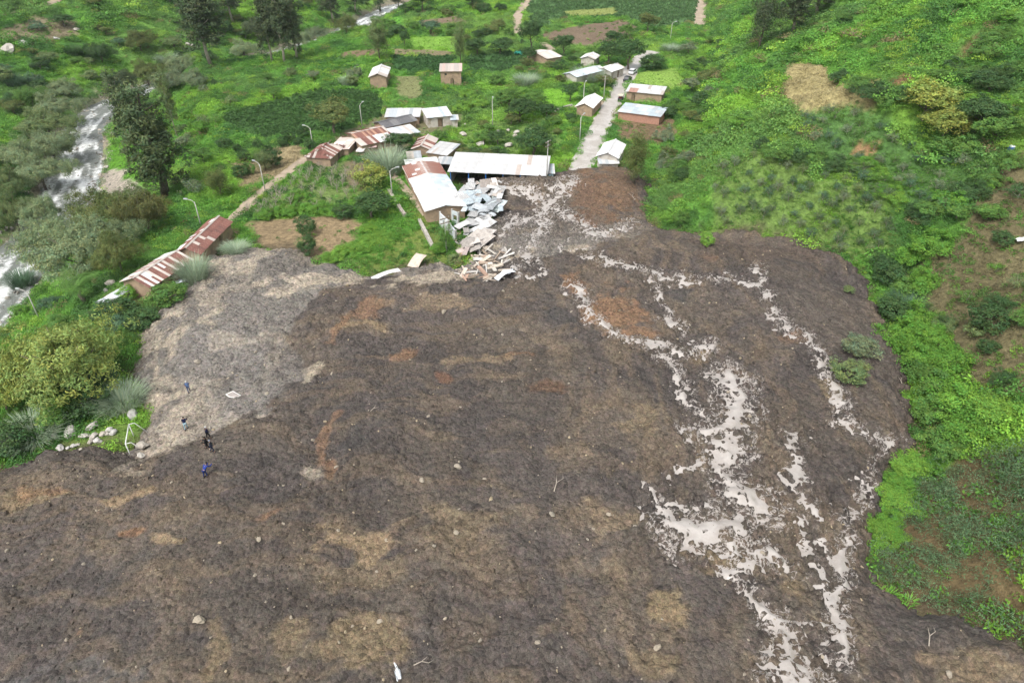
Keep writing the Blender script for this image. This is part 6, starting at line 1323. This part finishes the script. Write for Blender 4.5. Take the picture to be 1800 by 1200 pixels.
def person(px, py, az, jacket, trousers, label, bend=0.0, stride=.18, arms=(.3, .2), hatc=None):
    x, y, z = at(px, py); o = empty('person', (x, y, z), az); tag(o, label, 'person')
    bz = lambda h: (bend*max(0, h-.92), h-.25*bend*max(0, h-.92))
    def J(yy, h, dx=0): q = bz(h); return Vector((q[0]+dx, yy, q[1]))
    pel, ch, nk, hd, tp = J(0, .95), J(0, 1.30, .01), J(0, 1.46, .02), J(0, 1.60, .05), J(0, 1.68, .04)
    sh = [J(s*.19, 1.40) for s in (-1, 1)]; el = [sh[i]+Vector((arms[i]*.25, s*.06, -.27)) for i, s in ((0, -1), (1, 1))]; wr = [el[i]+Vector((.10+arms[i]*.35, -s*.02, -.20+arms[i]*.25)) for i, s in ((0, -1), (1, 1))]
    hp = [Vector((0, s*.10, .90)) for s in (-1, 1)]; st = [stride, -stride]
    kn = [Vector((st[i]*.6+.04, s*.11, .49)) for i, s in ((0, -1), (1, 1))]; an = [Vector((st[i]-.02, s*.12, .09)) for i, s in ((0, -1), (1, 1))]; ft = [an[i]+Vector((.17, s*.02, -.04)) for i, s in ((0, -1), (1, 1))]
    hn = [wr[i]+Vector((.05, 0, -.07)) for i in (0, 1)]
    V = [pel, ch, nk, hd, tp, sh[0], el[0], wr[0], hn[0], sh[1], el[1], wr[1], hn[1], hp[0], kn[0], an[0], ft[0], hp[1], kn[1], an[1], ft[1], hd+Vector((.105, 0, -.01))]
    E = [(0, 1), (1, 2), (2, 3), (3, 4), (1, 5), (5, 6), (6, 7), (7, 8), (1, 9), (9, 10), (10, 11), (11, 12), (0, 13), (13, 14), (14, 15), (15, 16), (0, 17), (17, 18), (18, 19), (19, 20), (3, 21)]
    Rr = [(.11, .08), (.12, .08), .05, (.085, .10), .06, .06, .042, .03, .035, .06, .042, .03, .035, .085, .055, .04, .035, .085, .055, .04, .035, .02]
    bd = obj('body', skin_mesh('body', V, E, Rr, M['skin']), o)
    fp = []
    for i in (0, 1):
        for k, (dy, ln) in enumerate(((-.03, .065), (-.01, .08), (.01, .085), (.03, .075))): fp.append(tube([hn[i]+Vector((.01, dy, -.02)), hn[i]+Vector((.04, dy, -.02-ln*.5)), hn[i]+Vector((.03, dy, -.02-ln))], [.010, .009, .007], 5))
        fp.append(tube([hn[i]+Vector((.02, .03*(1 if i == 0 else -1), .02)), hn[i]+Vector((.06, .05*(1 if i == 0 else -1), -.02))], [.011, .008], 5))
    Vf, Ff = join(*fp); f_ = mesh('fingers', Vf, Ff, M['skin'], True); obj('fingers', f_, bd)
    Vj = [pel+Vector((0, 0, -.08)), ch, nk+Vector((0, 0, -.05)), sh[0], el[0], wr[0], sh[1], el[1], wr[1]]; Ej = [(0, 1), (1, 2), (1, 3), (3, 4), (4, 5), (1, 6), (6, 7), (7, 8)]
    q = obj('jacket', skin_mesh('jacket', Vj, Ej, [(.18, .14), (.20, .145), .085, .085, .066, .05, .085, .066, .05], M['cloth']), o); q.color = (*jacket, 1)
    Vt = [pel, hp[0], kn[0], an[0]+Vector((0, 0, .03)), hp[1], kn[1], an[1]+Vector((0, 0, .03))]
    q = obj('trousers', skin_mesh('trousers', Vt, [(0, 1), (1, 2), (2, 3), (0, 4), (4, 5), (5, 6)], [(.165, .125), .105, .076, .06, .105, .076, .06], M['cloth']), o); q.color = (*trousers, 1)
    for i in (0, 1):
        V_, F_ = boxes([(an[i].x-.08, an[i].x+.22, an[i].y-.055, an[i].y+.055, -.02, .09)]); obj('boot', mesh('boot', V_, F_, M['rubber']), o)
    V_, F_ = tube([hd+Vector((-.03, 0, -.02)), hd+Vector((-.025, 0, .05)), tp+Vector((-.02, 0, .0)), tp+Vector((-.02, 0, .075))], [.095, .108, .105, .04], 10)
    q = obj('cap' if hatc else 'hair', mesh('hair', V_, F_, M['cloth'] if hatc else M['hair'], True), o)
    if hatc: q.color = (*hatc, 1)
    for s in (-1, 1):
        V_, F_ = tube([hd+Vector((.088, s*.035, .015)), hd+Vector((.098, s*.035, .015))], .014, 6); obj('eye', mesh('eye', V_, F_, M['hair']), o)
NAVY, BLK, BLU, LBL = (.012, .015, .04), (.01, .01, .012), (.02, .045, .22), (.16, .22, .34)
person(333, 689, 2.2, (.10, .16, .30), (.05, .07, .14), 'person in light blue top standing highest up on the pale mud', hatc=(.5, .5, .48))
person(328, 754, 1.9, NAVY, (.25, .36, .42), 'person in dark jacket and light trousers leaning forward on the pale mud', bend=.35, arms=(.7, .6))
person(367, 770, .6, NAVY, BLK, 'person in navy clothes, upper of three standing close together', hatc=(.45, .45, .45))
person(366, 788, 3.4, BLK, BLK, 'person all in black, left of the close pair', arms=(.6, .2))
person(374, 794, .3, (.03, .035, .05), (.02, .025, .05), 'person in dark grey, right of the close pair', hatc=(.2, .22, .26))
person(362, 838, 1.2, BLU, (.015, .03, .12), 'person in bright blue overalls bending down, lowest of the group', bend=.8, arms=(.9, .8), stride=.12)

# ------------------------------------------------------------------ thin valley haze
m = bpy.data.materials.new('haze'); m.use_nodes = True; t = m.node_tree; t.nodes.remove(t.nodes['Principled BSDF'])
pv = t.nodes.new('ShaderNodeVolumePrincipled'); pv.inputs['Color'].default_value = (0.86, 0.92, 1.0, 1); pv.inputs['Density'].default_value = 0.00009; pv.inputs['Anisotropy'].default_value = 0.2
t.links.new(pv.outputs[0], t.nodes['Material Output'].inputs['Volume'])
_zt = float(max(ZL.max()+12, 80)); V, F = boxes([(float(GX[0])-5, float(GX[-1])+5, float(GY[0])-5, float(GY[-1])+5, float(ZL.min())-1.5, _zt)])
tag(obj('haze', mesh('haze', V, F, m)), 'thin pale haze filling the valley air', kind='stuff')
SC.cycles.volume_bounces = 0; SC.cycles.volume_max_steps = 64
